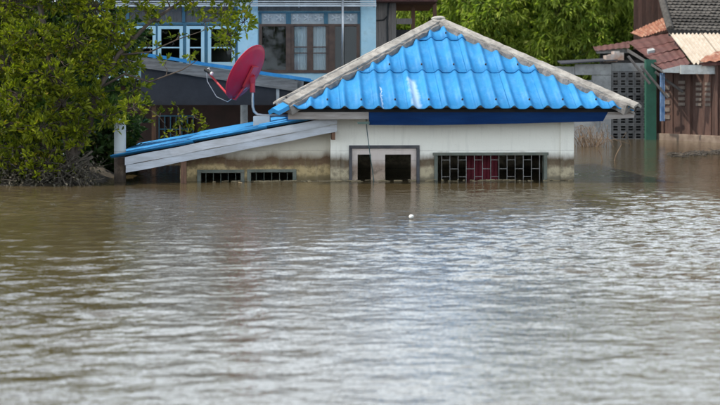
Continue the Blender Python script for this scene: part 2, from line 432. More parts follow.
A_, EZ, RISE = 2.5, 1.045, 1.32
SL = math.atan2(RISE, A_); CS, SN = math.cos(SL), math.sin(SL)
roof = empty('roof', (0, 0, 0), 0, house)
PITCH, AMP = .24, .053
def prof(u): return AMP * (.5 + .5*math.cos(2*math.pi*(u - .06)/PITCH)) ** 3.0
def tile_mesh(u0, u1, v0, v1, nseg=32):
    """one double-wave sheet on the front slope, cut along the hips"""
    top = []; bot = []; cols = []
    for i in range(nseg + 1):
        u = u0 + (u1-u0)*i/nseg
        vh = (A_ - abs(u)) / CS
        if vh <= v0 + .004: continue
        ve = min(v1, vh); cols.append(u)
        for v in (v0, (v0+ve)/2, ve):
            lift = .004 + .018*(1 - (v - v0)/1.25) + prof(u)
            p = Vector((u, -A_ + v*CS - lift*SN*-1*-1, EZ + v*SN + lift*CS))
            top.append(p); bot.append(p - Vector((0, -SN, CS))*.012)
    n = len(cols)
    if n < 2: return None
    N = len(top); ff = []
    for i in range(n-1):
        for j in range(2):
            a = i*3 + j
            ff.append((a, a+3, a+4, a+1)); ff.append((N+a, N+a+1, N+a+4, N+a+3))
        a = i*3; ff.append((a, N+a, N+a+3, a+3)); a += 2; ff.append((a, a+3, N+a+3, N+a))
    for a, b in ((0, 1), (1, 2)):
        ff.append((a, b, N+b, N+a)); e = (n-1)*3; ff.append((e+a, N+e+a, N+e+b, e+b))
    return MB().add(top + bot, ff).mesh('roof_tile')

scuffs = [(blue_tile('blue_tile_scuffed', (-.60, .085, -2.55, -1.7)), -.60, 0), (blue_tile('blue_tile_scratched', (-1.08, .016, -2.55, -1.9)), -1.08, 0)]
COURSE = [0, 1.12, 2.22]
screws = MB()
for ci, v0 in enumerate(COURSE):
    for k in range(11):
        u0 = -2.64 + .48*k
        me = tile_mesh(max(u0, -A_), min(u0 + .485, A_), v0, v0 + 1.24)
        if me is None: continue
        me.materials.append(mt_tile); me.polygons.foreach_set('use_smooth', [True]*len(me.polygons))
        for r in range(4):
            o = bpy.data.objects.new('roof_tile', me); o.rotation_euler = (random.gauss(0, .0006), random.gauss(0, .0006), r*math.pi/2); o.location = (0, 0, random.uniform(-.002, .002) - (.03 if r % 2 else 0)); link(o, roof)
            if r == 0:
                for sm, su, sc in scuffs:
                    if sc == ci and u0 <= su < u0 + .48:
                        o.material_slots[0].link = 'OBJECT'; o.material_slots[0].material = sm
for r in range(4):
    R = Matrix.Rotation(r*math.pi/2, 3, 'Z')
    for v in (.16, 1.26, 2.34):
        for k in range(-10, 11):
            u = .06 + PITCH*2*k*.5
            if k % 2 or (A_-abs(u))/CS < v + .12: continue
            lift = prof(u) + .03
            p = R @ Vector((u, -A_ + v*CS - lift*SN, EZ + v*SN + lift*CS)); nn = R @ Vector((0, -SN, CS))
            screws.tube([p - nn*.01, p + nn*.012], [.014, .011], 6)
tag(screws.build('roof_screws', M('screw_rust', (.06, .04, .03), (.03, .02, .02), 8, .7, bmp=0), roof), kind='stuff')

# hip caps of cement over mortar, four of them
def hip(r, name, profile, mat, jitter, s0=0.02, s1=1.0, nseg=46, seed=1):
    rr = random.Random(seed); R = Matrix.Rotation(r*math.pi/2, 3, 'Z')
    apex = Vector((0, 0, EZ + RISE)); corner = Vector((-A_, -A_, EZ))
    d = (corner - apex).normalized(); Lh = (corner - apex).length
    side = d.cross(Vector((0, 0, 1))).normalized(); up = side.cross(d).normalized()
    if up.z < 0: up = -up
    vv = []; ff = []; n = len(profile)
    for i in range(nseg + 1):
        t = s0 + (s1 - s0)*i/nseg; c = apex + d*(Lh*t)
        for (a, h) in profile:
            j = 1 if abs(a) > .05 else .4
            vv.append(R @ (c + side*(a + rr.gauss(0, jitter)*j) + up*(h + rr.gauss(0, jitter)*.6)))
    for i in range(nseg):
        for k in range(n):
            a = i*n + k; b = i*n + (k+1) % n
            ff.append((a, b, b+n, a+n))
    ff.append(tuple(range(n))); ff.append(tuple(nseg*n + k for k in range(n))[::-1])
    o = MB().add(vv, ff).build(name, mat, roof); return o
# the faces fall away from the hip by this angle, seen along the hip
fall = RISE/A_ * math.sqrt(.5) / math.sqrt(1 + .5*(RISE/A_)**2)
def sec(wd, hi, th): return [(0, hi + .012), (wd, hi - wd*fall), (wd, hi - wd*fall - th), (0, hi - th - .0), (-wd, hi - wd*fall - th), (-wd, hi - wd*fall)]
for r in range(4):
    hip(r, 'hip_mortar', sec(.128, .080, .13), mt_mortar, .010, .01, .985, seed=r+3)
    hip(r, 'hip_cap', sec(.10, .108, .032), mt_cap, .004, -.004, 1.012 if r else .985, seed=r+9)
hip(0, 'hip_end_tile', sec(.10, .085, .06), mt_tile, .001, .986, 1.045, 6)
# apex cap: a small cement lump
bm = bmesh.new(); bmesh.ops.create_icosphere(bm, subdivisions=3, radius=.10)
for v_ in bm.verts: v_.co = Vector((v_.co.x*1.1, v_.co.y*1.1, v_.co.z*.42)) * (1 + .08*math.sin(v_.co.x*40 + v_.co.y*33))
me = bpy.data.meshes.new('apex_cap'); bm.to_mesh(me); bm.free()
o = obj('apex_cap', me, mt_cap, roof); o.location = (0, 0, EZ + RISE + .09)

# walls
W = 1.78
wall = empty('wall', (0, 0, 0), 0, house)
yf = -W
def rect(px0, px1, py0, py1, yl):
    x0, z1 = L(px0, py0, yl); x1, z0 = L(px1, py1, yl); return x0, x1, z0, z1
door = rect(349, 419.5, 145.5, 200, yf); door = (door[0], door[1], -1.7, door[3])
gr = rect(435.5, 545.5, 153.5, 190, yf); gr = (gr[0], gr[1], -.75, gr[3])
wall_mesh(-W, W, -1.7, 1.38, yf, yf + .14, [door, gr]).build('front_wall', mt_wall, wall)
MB().box(W - .19, W + .012, yf - .02, yf + .16, -1.7, 1.37).build('corner_column', mt_wall, wall)
MB().box(-W - .012, -W + .13, yf - .02, yf + .16, -1.7, 1.37).build('corner_column', mt_wall, wall)
MB().box(W - .14, W - .002, yf + .16, W, -1.7, 1.38).build('side_wall', mt_wall, wall)
MB().box(-W + .002, -W + .14, yf + .16, W, -1.7, 1.38).build('side_wall', mt_wall, wall)
MB().box(-W + .14, W - .14, W - .14, W - .002, -1.7, 1.38).build('back_wall', mt_wall, wall)
MB().box(-W + .02, W - .02, yf + .02, W - .02, 1.383, 1.40).build('ceiling', mt_dark, wall)

# door opening: grey frame, pink surround with a post, two dark gaps
dw = empty('door', (0, 0, 0), 0, house)
x0, x1, z0, z1 = door; t = .045
MB().box(x0, x0 + t, yf - .025, yf + .12, -1.7, z1 - t).build('door_frame', mt_greyframe, dw, bevel=.004)
MB().box(x1 - t, x1, yf - .025, yf + .12, -1.7, z1 - t).build('door_frame', mt_greyframe, dw, bevel=.004)
MB().box(x0, x1, yf - .028, yf + .12, z1 - t, z1 + .002).build('door_frame', mt_greyframe, dw, bevel=.004)
g1 = rect(357.5, 371, 154.5, 190, yf + .03); g2 = rect(385, 411, 154.5, 190, yf + .03)
wall_mesh(x0 + t, x1 - t, -1.7, z1 - t, yf + .01, yf + .09, [(g1[0], g1[1], -1.5, g1[3]), (g2[0], g2[1], -1.5, g2[3])]).build('door_surround', mt_pink, dw)
# grille window
gw = empty('window', (0, 0, 0), 0, house); x0, x1, z0, z1 = gr; t = .03
for a, b, c, d in ((x0 - .02, x0 + t, z0, z1 - t), (x1 - t, x1 + .02, z0, z1 - t), (x0 - .04, x1 + .04, z1 - t, z1 + .012), (x0, x1, z0 - .02, z0)):
    MB().box(a, b, yf - .03, yf + .10, c, d).build('window_frame', mt_winframe, gw, bevel=.004)
nb = 13
for i in range(nb):
    xb = x0 + t + (x1 - x0 - 2*t)*(i + .5)/nb
    MB().box(xb - .004, xb + .004, yf - .012, yf, z0, z1 - t).build('window_bar', mt_bar, gw)
    if i < nb - 1:
        xb2 = x0 + t + (x1 - x0 - 2*t)*(i + 1.5)/nb
        for zz in ((.17, -.1) if i % 2 else (.30, .055)):
            if zz < z1 - t: MB().box(xb, xb2, yf - .010, yf - .002, zz - .004, zz + .004).build('window_bar', mt_bar, gw)
cx0, _ = L(466, 160, yf + .3); cx1, _ = L(498, 160, yf + .3)
cur = MB(); pts = [(cx0 + (cx1-cx0)*i/40, yf + .3 + .025*math.sin(i*1.3) + .01*math.sin(i*.5)) for i in range(41)]
cur.add([(x, y, -.9) for x, y in pts] + [(x, y, .38) for x, y in pts], [(i, i+1, i+42, i+41) for i in range(40)])
cur.build('curtain', mt_curtain_red, gw, True)

# eave boards
def eave_board(name, pxs, mat, yl=-2.34, th=.03):
    poly = [L(px, py, yl) for px, py in pxs]
    return MB().prism(poly, yl, yl + th).build(name, mat, roof)
eave_board('fascia_board', [(369, 112.2), (369, 125), (430, 125.2), (520, 123.5), (603, 121.2), (608, 112.2)], mt_blue_board)
eave_board('eave_board', [(288, 112), (288, 119.5), (368.7, 119), (368.7, 112)], mt_boardpale, -2.338)
eave_board('eave_board', [(608.3, 112), (603.3, 119.5), (634, 117.8), (635, 112)], mt_boardpale, -2.338)
eave_board('fascia_bracket', [(357, 122.2), (369.5, 121.4), (369.5, 124.2), (358, 124)], M('green_bracket', (.10, .15, .13), None, 5), -2.37, .02)
eave_board('eave_shade_strip', [(286, 107.5), (286, 113.2), (636, 113.2), (637, 107.5)], mt_dark, -2.305)  # added near-black strip: paints the shade in the arches under the tile ends
# loose cable hanging over the doorway
c_pts = [L(px, py, -2.1 + .28*k/5) for k, (px, py) in enumerate([(366, 118), (367.2, 132), (369, 146), (370.5, 158), (372.5, 170), (374, 182)])]
MB().tube([(x, -2.1 + .28*k/5, z) for k, (x, z) in enumerate(c_pts)], .007, 5).build('cable', M('cable_green', (.07, .13, .13), None, 5, .5), house)

# ------------------------------------------------------------------ lean-to on the left of the house
lean = empty('lean_to', (0, 0, 0), 0, house)
LY0, LY1 = -2.08, 2.5
def lz(x): return .345 + (x + 4.93) * (.955 - .345)/(4.93 - W)
nt_, cols_ = 3, 9
for i in range(nt_):
    xa = -4.93 + i*1.05; xb = min(xa + 1.17, -W - .005)
    for k in range(cols_):
        ya = LY0 + k*(LY1-LY0)/cols_; yb = ya + (LY1-LY0)/cols_ + .01
        q = [(xa, ya, lz(xa) + .016), (xa, yb, lz(xa) + .016), (xb, ya, lz(xb)), (xb, yb, lz(xb))]
        corr_sheet(*q, 2, .035, .01, 1, power=1.5).build('roof_tile', mt_tile, lean, True)
# two weathered boards along its sloping edge
def slope_board(name, xa, xb, top, hgt, y, mat, dz=0, endcut=0, parent=lean, zf=lz, th=.03):
    n = 12; poly = [(xa + (xb-xa)*i/n, zf(xa + (xb-xa)*i/n) - top + .004*math.sin(i*1.7+dz)) for i in range(n+1)]
    poly += [(x + (endcut if j == n else 0), z - hgt) for j, (x, z) in enumerate(poly[::-1])]
    return MB().prism(poly, y, y + th).build(name, mat, parent)
bx0, _ = L(125, 165, LY0); bx1, _ = L(337, 120, LY0)
slope_board('fascia_board', bx0, bx1, .015, .115, LY0 - .02, mt_board)
slope_board('fascia_board', bx0 + .012, bx1, .136, .105, LY0 - .008, mt_board, 2)
slope_board('rear_board', -4.8, -W - .01, .015, .2, LY1 - .03, mt_board2)
for yy in (-1.2, -.2, .8): slope_board('rafter', -4.8, -W - .01, .02, .09, yy, mt_postwood, th=.05)
yl = yf + .10
w1 = rect(198.5, 243, 170.5, 190, yl); w2 = rect(248.5, 295, 170, 190, yl)
lx0, _ = L(180, 170, yl)
holes = [(w1[0], w1[1], -.8, w1[3]), (w2[0], w2[1], -.8, w2[3])]
ml = wall_mesh(lx0, -W - .013, -1.7, .30, yl, yl + .12, holes).build('side_room_wall', mt_wall2, lean)
MB().prism([(lx0, .3), (-W - .013, .3), (-W - .013, lz(-W) - .04), (lx0, max(.305, lz(lx0) - .04))], yl, yl + .12).build('side_room_gable', mt_wall2, lean)
MB().box(lx0, lx0 + .1, yl + .12, LY1 - .1, -1.7, lz(lx0) - .12).build('side_room_wall', mt_wall2, lean)
MB().box(lx0 + .1, -W - .013, LY1 - .2, LY1 - .1, -1.7, .6).build('side_room_wall', mt_wall2, lean)
for (x0, x1, z0, z1) in holes:
    wn = empty('window', (0, 0, 0), 0, lean); t = .035
    for a, b, c, d in ((x0 - .02, x0 + t, z0, z1 - t), (x1 - t, x1 + .02, z0, z1 - t), (x0 - .02, x1 + .02, z1 - t, z1 + .01), (x0, x1, z0, z0 + t)):
        MB().box(a, b, yl - .02, yl + .08, c, d).build('window_frame', mt_winframe, wn, bevel=.003)
    for i in range(1, 6):
        xb = x0 + (x1-x0)*i/6; MB().box(xb - .003, xb + .003, yl + .005, yl + .015, z0, z1 - t).build('window_bar', mt_winframe, wn)
px_, _ = L(183.5, 170, LY0 + .02)
MB().box(px_ - .04, px_ + .04, LY0 + .02, LY0 + .10, -1.7, lz(px_) - .1).build('post', mt_postwood, lean)
px_, _ = L(120, 140, LY0 + .35)
bmx = MB(); bmx.tube([(px_, LY0 + .35, -1.7), (px_, LY0 + .35, .95)], .085, 16); bmx.build('column', wall_paint('column_paint', (.50, .53, .53), (.12, .08, .06), (.14, .10, .07), .05), lean, True)
px_, z_ = L(333.5, 135, LY0 + .01)
MB().box(px_ - .025, px_ + .025, LY0 + .012, yl, z_ - .07, z_ + .05).build('bracket', mt_postwood, lean)

# ------------------------------------------------------------------ satellite dish
DD = 22.3
dc = P(245.5, 72, DD); dn = Vector((-.80, .36, .48)).normalized()
base = P(256, 121, DD)
dish = empty('satellite_dish', base); tag(dish, 'crimson satellite dish on a bent pipe above the blue lean-to roof', 'satellite dish')
def rel(p): return Vector(p) - Vector(base)
a1 = dn.cross(Vector((0, 0, 1))).normalized(); a2 = a1.cross(dn).normalized()   # a2 points up in the dish plane
if a2.z < 0: a2 = -a2
RA, RB, DEP = .47, .455, .085
vv = []; ff = []; nr, na = 7, 40
for s in (0, 1):
    for i in range(nr + 1):
        for k in range(na):
            q = i/nr; t = 2*math.pi*k/na
            vv.append(rel(dc + a1*(RB*q*math.cos(t)) + a2*(RA*q*math.sin(t)) + dn*(DEP*(q*q - 1) - s*.008)))
n0 = (nr+1)*na
for s in (0, 1):
    for i in range(nr):
        for k in range(na):
            a = s*n0 + i*na + k; b = s*n0 + i*na + (k+1) % na; ff.append((a, b, b+na, a+na))
for k in range(na):
    a = nr*na + k; b = nr*na + (k+1) % na; ff.append((a, b, n0+b, n0+a))
MB().add(vv, ff).build('reflector', mt_dish, dish, True)
rim = MB(); rim.tube([rel(dc + a1*(RB*1.005*math.cos(2*math.pi*k/48)) + a2*(RA*1.005*math.sin(2*math.pi*k/48))) for k in range(49)], .009, 6, False)
rim.build('rim', mt_dish, dish, True)
low = dc - a2*RA*.98; recv = P(206, 70, DD + .2)
mid = P(229, 99.5, DD - .03)
MB().tube([rel(dc - dn*.12 - a2*.08), rel(low - dn*.05), rel(low - a2*.02 + dn*.05), rel(recv + (low-recv)*.05)], [.02, .02, .019, .015], 8).build('arm', mt_dish_arm, dish, True)
rc = rel(recv)
rcv = MB().tube([rc + dn*.10*-1, rc + dn*.02], [.028, .032], 12).build('receiver', mt_black, dish)
MB().tube([rc - dn*.13, rc - dn*.10], [.03, .028], 14).build('feed_cap', mt_white, dish)
MB().tube([rc, rc + Vector((.05, 0, .03)), rc + Vector((.06, 0, -.02))], .012, 6).build('cable_plug', mt_white, dish)
MB().tube([rc, rc + Vector((.02, .02, -.18)), rc + Vector((.16, .04, -.42)), rc + Vector((.34, .0, -.50)), rel(dc - dn*.14 - a2*.2)], .006, 5).build('cable', mt_mast, dish)
bk = dc - dn*.10
mast_top = P(252.5, 86, DD)
mb = MB(); pts4 = [bk + a2*.16 + a1*.09, bk + a2*.16 - a1*.09, bk - a2*.2 - a1*.09, bk - a2*.2 + a1*.09]
mb.slab([rel(p) for p in pts4], -dn*.035); mb.tube([rel(bk - dn*.03), rel(mast_top + Vector((0, 0, .06)))], [.055, .05], 8); mb.tube([rel(mast_top - Vector((0, 0, .10))), rel(mast_top + Vector((0, 0, .09)))], .042, 10)
mb.build('bracket', mt_dish_arm, dish)
mpts = [(252.5, 84), (252.6, 98), (252.9, 107), (254.2, 111.5), (257.5, 114.5), (263, 115.4), (290, 115.6)]
MB().tube([rel(P(x, y, DD)) for x, y in mpts], .021, 10).build('mast', mt_mast, dish, True)
b0 = rel(P(262, 116, DD))
MB().box(b0.x - .13, b0.x + .13, -.1, .1, -.12, b0.z).build('base_block', mt_white, dish, bevel=.01)

# ------------------------------------------------------------------ pale blue house behind
RD = 29.0
rh = empty('blue_house', P(247, 150, RD) * 1.0); rh.location = (P(247, 150, RD).x, RD, 0)
tag(rh, 'pale blue two storey house with brown framed windows behind the red dish', 'house')
def B(px, py, d=RD): p = P(px, py, d); return p.x - rh.location.x, p.z
def rbox(name, px0, px1, py0, py1, y0, y1, mat, parent=rh, bevel=0, d=RD):
    x0, z1 = B(px0, py0, d); x1, z0 = B(px1, py1, d)
    return MB().box(x0, x1, y0, y1, z0, z1).build(name, mat, parent, bevel=bevel)
def zz(py, d=RD): return HC + (HY-py)/F*d
def xx(px, d=RD): return (px-360)/F*d - rh.location.x
TOP = zz(-24)
h1 = (xx(259), xx(360), zz(71.5), zz(12)); h2 = (xx(126), xx(238), zz(66), zz(25))
wall_mesh(xx(96), xx(375), zz(80), TOP, 0, .15, [h1, h2]).build('wall', mt_paleblue, rh)
for a, b in ((238, 258), (361, 376)): rbox('column', a, b, -23, 84, -.06, -.002, mt_paleblue)
MB().box(xx(96), xx(96) + .15, .15, 4.5, zz(82), TOP).build('wall', mt_paleblue, rh)
MB().box(xx(375) - .15, xx(375) - .003, .15, 4.5, -1.7, TOP).build('wall', mt_paleblue, rh)
MB().box(xx(96), xx(375), 4.5, 4.65, -1.7, TOP).build('wall', mt_paleblue, rh)
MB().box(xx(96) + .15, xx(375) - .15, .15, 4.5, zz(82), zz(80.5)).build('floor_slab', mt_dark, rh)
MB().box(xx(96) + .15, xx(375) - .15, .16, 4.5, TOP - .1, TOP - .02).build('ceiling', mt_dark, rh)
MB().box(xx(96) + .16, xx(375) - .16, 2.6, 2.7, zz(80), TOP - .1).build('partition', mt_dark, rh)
# overhanging upper roof
q = [(xx(80), -.9, TOP - .1), (xx(390), -.9, TOP - .1), (xx(80), 2.3, TOP + .55), (xx(390), 2.3, TOP + .55)]
rf = corr_sheet(*q, 30, .04, .012, 1).build('roof', mt_rust, rh)
q = [(xx(80), 5.5, TOP - .1), (xx(390), 5.5, TOP - .1), (xx(80), 2.3, TOP + .55), (xx(390), 2.3, TOP + .55)]
corr_sheet(*q, 30, .04, .012, 1).build('roof', mt_rust, rh)
# slatted awning
aw = empty('awning', (0, 0, 0), 0, rh)
for k in range(9):
    z = zz(8.0 - k*2.3); y = -.55 + k*.05
    MB().box(xx(108), xx(376), y, y + .03, z, z + (.022 if k % 3 else .034)).build('slat', mt_slat, aw)
rbox('awning_shade_strip', 108, 360, -20, 10.8, -.022, -.004, mt_oldplank)  # dark strip over the wall, standing in for the shadow behind the slats
for px in (120, 180, 240, 300, 343, 374): MB().tube([(xx(px), -.5, zz(8.5)), (xx(px), -.02, zz(-12))], .012, 6).build('awning_strut', mt_slat, aw)
MB().tube([(xx(343), -.58, zz(66)), (xx(343), -.58, zz(-14))], .022, 8).build('drain_pipe', mt_mast, rh, True)
# wide brown window with etched fanlights
win = empty('window', (0, 0, 0), 0, rh)
rbox('frame', 259, 360, 24, 26.3, -.03, .08, mt_brownframe, win); rbox('frame', 259, 360, 70, 73, -.04, .08, mt_brownframe, win)
rbox('frame', 259, 360, 11.4, 13.3, -.03, .08, mt_teal, win)
for a, b in ((259, 262), (286, 290.5), (329, 335), (356.5, 360)): rbox('frame', a, b, 26.3, 70, -.028, .08, mt_brownframe, win)
for a, b in ((290.5, 294), (307, 313), (326, 329)): rbox('casement_stile', a, b, 26.3, 70, -.01, .05, mt_brownframe, win)
for y in (46.5, 52.5): rbox('window_bar', 290.5, 329, y, y + 1.1, -.02, .0, mt_brownframe, win)
for a, b in ((262, 286), (294, 307), (313, 326), (335, 356.5)): rbox('pane', a, b, 26.3, 70, .03, .036, mt_glass, win)
for a, b in ((291, 309), (310, 329)):
    pts = [(xx(a) + (xx(b)-xx(a))*i/30, .14 + .018*math.sin(i*1.45 + a)) for i in range(31)]
    MB().add([(x, y, zz(72)) for x, y in pts] + [(x, y, zz(26)) for x, y in pts], [(i, i+1, i+32, i+31) for i in range(30)]).build('curtain', mt_lace, win, True)
for a, b in ((259, 261.5), (286, 291), (324, 328), (357.5, 360)): rbox('mullion', a, b, 13.3, 24, -.02, .06, mt_teal, win)
for a, b in ((261.5, 286), (291, 324), (328, 357.5)):
    pn = rbox('etched_pane', a, b, 13.3, 24, .02, .03, mt_frost, win)
    n = 3 if b - a > 30 else 2
    for i in range(n):
        cx = xx(a + (b-a)*(i+.5)/n); cz = zz(17.5)
        for j in range(5):
            t = 2*math.pi*j/5
            MB().tube([(cx, .016, cz), (cx + .09*math.cos(t), .016, cz + .07*math.sin(t))], [.012, .028], 5).build('etched_motif', mt_slat, win)
# pale casements on the left
win2 = empty('window', (0, 0, 0), 0, rh)
for a, b in ((126, 128), (156, 158), (183, 186.5), (204.5, 208), (235, 238)): rbox('mullion', a, b, 25, 66, -.02, .08, mt_teal, win2)
rbox('mullion', 126, 238, 22.5, 25, -.022, .08, mt_teal, win2)
for a, b in ((128, 156), (158, 183), (186.5, 204.5), (208, 235)):
    cs = empty('casement', (0, 0, 0), 0, rh)
    w_ = 3.2
    rbox('frame', a, a + w_, 26, 66, -.035, .03, mt_framewhite, cs); rbox('frame', b - w_, b, 26, 66, -.035, .03, mt_framewhite, cs)
    rbox('frame', a + w_, b - w_, 26, 29, -.034, .03, mt_framewhite, cs); rbox('frame', a + w_, b - w_, 62, 66, -.034, .03, mt_framewhite, cs)
    rbox('frame', a + w_, b - w_, 47, 48.2, -.01, .0, mt_framewhite, cs)
    rbox('pane', a + w_, b - w_, 29, 62, .01, .016, mt_glass, cs)
# weathered planks above the casements
for k in range(14):
    a = 110 + k*9.1; rbox('plank', a, a + 8.8, 11, 22, -.018 - .004*(k % 3), -.003, mt_oldplank)
for px in (128, 184, 236): rbox('post', px - 1.5, px + 1.5, 0, 22.4, -.06, -.032, mt_teal)
# ground floor recess behind the porch
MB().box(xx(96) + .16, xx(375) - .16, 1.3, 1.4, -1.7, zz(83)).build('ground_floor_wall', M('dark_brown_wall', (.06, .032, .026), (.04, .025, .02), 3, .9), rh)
for px in (244.5, 300, 362): MB().tube([(xx(px), -.1, -1.7), (xx(px), -.1, zz(80))], .075, 12).build('ground_floor_column', mt_concrete, rh, True)
gx = xx(150); 
wn = empty('window', (0, 0, 0), 0, rh)
for i in range(7): MB().box(gx + i*.12, gx + i*.12 + .02, 1.24, 1.28, .2, .75).build('window_bar', mt_teal, wn)
for z in (.2, .47, .75): MB().box(gx, gx + .74, 1.245, 1.275, z, z + .025).build('window_bar', mt_teal, wn)
# porch roof falling to the right
pr = empty('porch_roof', (0, 0, 0), 0, rh); PD = 25.7; py0 = PD - RD
def pz(x): return zz(49, PD) + (x - xx(100, PD)) * (zz(81.5, PD) - zz(49, PD)) / (xx(309, PD) - xx(100, PD))
xa0, xb0 = xx(92, PD), xx(309, PD)
for i in range(4):
    xa = xa0 + (xb0-xa0)*i/4; xb = xa0 + (xb0-xa0)*(i+1)/4 + (.1 if i < 3 else 0)
    for k in range(6):
        ya = py0 + k*.51; yb = ya + .52
        corr_sheet((xa, ya, pz(xa)), (xa, yb, pz(xa)), (xb, ya, pz(xb) + (.014 if i < 3 else 0)), (xb, yb, pz(xb) + (.014 if i < 3 else 0)), 2, .035, .012, 1, power=1.5).build('roof_tile', mt_tile, pr, True)
slope_board('fascia_board', xx(100, PD), xx(297, PD), .02, .20, py0 + .03, mt_board2, 1, parent=pr, zf=pz)
slope_board('edge_trim', xx(96, PD), xx(311, PD), -.055, .06, py0 - .012, mt_tile, 1, parent=pr, zf=pz, th=.02)
MB().prism([(xx(140, PD), zz(105, PD)), (xx(292, PD), zz(105, PD)), (xx(292, PD), pz(xx(292, PD)) - .16), (xx(140, PD), pz(xx(140, PD)) - .16)], py0 + .12, py0 + .15).build('hanging_panel', mt_dgrey, pr)
MB().box(xx(276, PD), xx(279, PD), py0 + .07, py0 + .11, zz(112, PD), zz(84, PD)).build('post', mt_concrete, pr)
for px in (112, 150): MB().box(xx(px, PD), xx(px + 4, PD), py0 + .2, py0 + .28, -1.7, zz(90, PD)).build('post', mt_postwood, pr)

# ------------------------------------------------------------------ timber shed between the blue house and the mango tree
SD = 33.0
shed = empty('timber_shed', (P(386, 100, SD).x, SD, 0)); tag(shed, 'grey brown timber shed wall beside the pale blue house', 'shed')
def sx(px): return (px-360)/F*SD - shed.location.x
def sz(py): return HC + (HY-py)/F*SD
for k in range(7):
    a = 366 + k*4.3; MB().box(sx(a), sx(a + 4.2), .003*(k % 3), .05, -1.7, sz(-14)).build('plank', mt_shedwall, shed)
MB().box(sx(366), sx(396), .05, 3, -1.7, sz(-14)).build('wall', mt_shedwall, shed)
MB().tube([(sx(388), -.02, sz(50)), (sx(387.5), -.02, sz(20)), (sx(389), -.02, sz(3))], .02, 6).build('pipe', mt_black, shed)
MB().tube([(sx(374), -.03, sz(21)), (sx(384), -.03, sz(20)), (sx(388), -.03, sz(16))], .018, 6).build('cable', mt_black, shed)
MB().box(sx(396.3), sx(412), 0, .1, sz(24), sz(18.5)).build('beam', mt_shedwall, shed)
MB().box(sx(360), sx(436), -.6, 3.4, sz(3), sz(-1.5)).build('roof_edge', mt_rust, shed)
corr_sheet((sx(358), -.7, sz(-2)), (sx(440), -.7, sz(-2)), (sx(358), 1.5, sz(-32)), (sx(440), 1.5, sz(-32)), 14, .03, .01, 1).build('roof', mt_rust, shed)
for px in (412, 434): MB().box(sx(px), sx(px) + .09, .5, .6, -1.7, sz(2)).build('post', mt_postwood, shed)
MB().box(sx(396.3), sx(436), 1.6, 1.68, -1.7, sz(27)).build('rear_wall', mt_dgrey, shed)

# ------------------------------------------------------------------ screen block wall and concrete panels, right of the house
BD = 38.0
bw = empty('screen_block_wall', (P(620, 130, BD).x, BD, 0)); tag(bw, 'grey screen block and concrete panel wall beyond the right roof corner', 'wall')
def wx(px): return (px-360)/F*BD - bw.location.x
def wz(py): return HC + (HY-py)/F*BD
bs = (wx(650) - wx(612))/5
def block():
    mb = MB(); s = bs*.96; t = s*.17
    for a, b, c, d in ((0, s, 0, t), (0, s, s-t, s), (0, t, t, s-t), (s-t, s, t, s-t), (t, s-t, s*.46, s*.54)):
        mb.box(a, b, 0, .09, c, d)
    return mb.mesh('screen_block')
bme = block(); bme.materials.append(mt_block)
for i in range(5):
    for j in range(9):
        o = bpy.data.objects.new('screen_block', bme); o.location = (wx(612) + i*bs, 0, wz(139.5) + j*bs); link(o, bw)
MB().box(wx(611.5), wx(650), .30, .4, -1.7, wz(84)).build('back_wall', mt_dark, bw)
MB().box(wx(611.5), wx(650), -.01, .1, -1.7, wz(139.6)).build('footing', mt_block, bw)
MB().box(wx(612), wx(650), .005, .1, wz(139.5) + 9*bs, wz(63)).build('upper_wall', mt_panel, bw)
for a, b, c, d in ((548, 575, 66.5, 80), (575.3, 617 - 5.2, 64, 75), (556, 592, 80.3, 96), (592.3, 611.6, 75.3, 96), (556, 584, 96.3, 118), (584.3, 611.6, 96.3, 118), (556, 600, 118.3, 175), (600.3, 611.6, 118.3, 175)):
    MB().box(wx(a), wx(b), .02 + .008*((a + c) % 3), .12, wz(d), wz(c)).build('concrete_panel', mt_panel, bw, bevel=.006)
MB().slab([(wx(560), -.25, wz(64.5)), (wx(616), -.25, wz(60.8)), (wx(616), .5, wz(58.5)), (wx(560), .5, wz(61.5))], (0, 0, .03)).build('coping_sheet', mt_dgrey, bw)
rb = MB()
for px, py, s in ((608, 58.5, .07), (613, 58, .09), (619, 56.5, .1), (616, 54.5, .07)):
    p = Vector((wx(px), .1, wz(py))); rb.box(p.x - s, p.x + s, -.1 - s*.7, .25 + s, p.z - .1, p.z + .06 + s*.4)
rb.build('loose_bricks', M('brick_rubble', (.3, .18, .13), (.4, .36, .33), 5, .9, rnd=.2), bw)

# ------------------------------------------------------------------ old wooden house at the right edge
wh = empty('wooden_house', (P(690, 140, 37).x, 37, 0)); tag(wh, 'old brown plank house with rusty and cream sheet roofs', 'house')
wo_ = Vector((wh.location.x, 37, 0))
def Wp(px, py, d): return P(px, py, d) - wo_
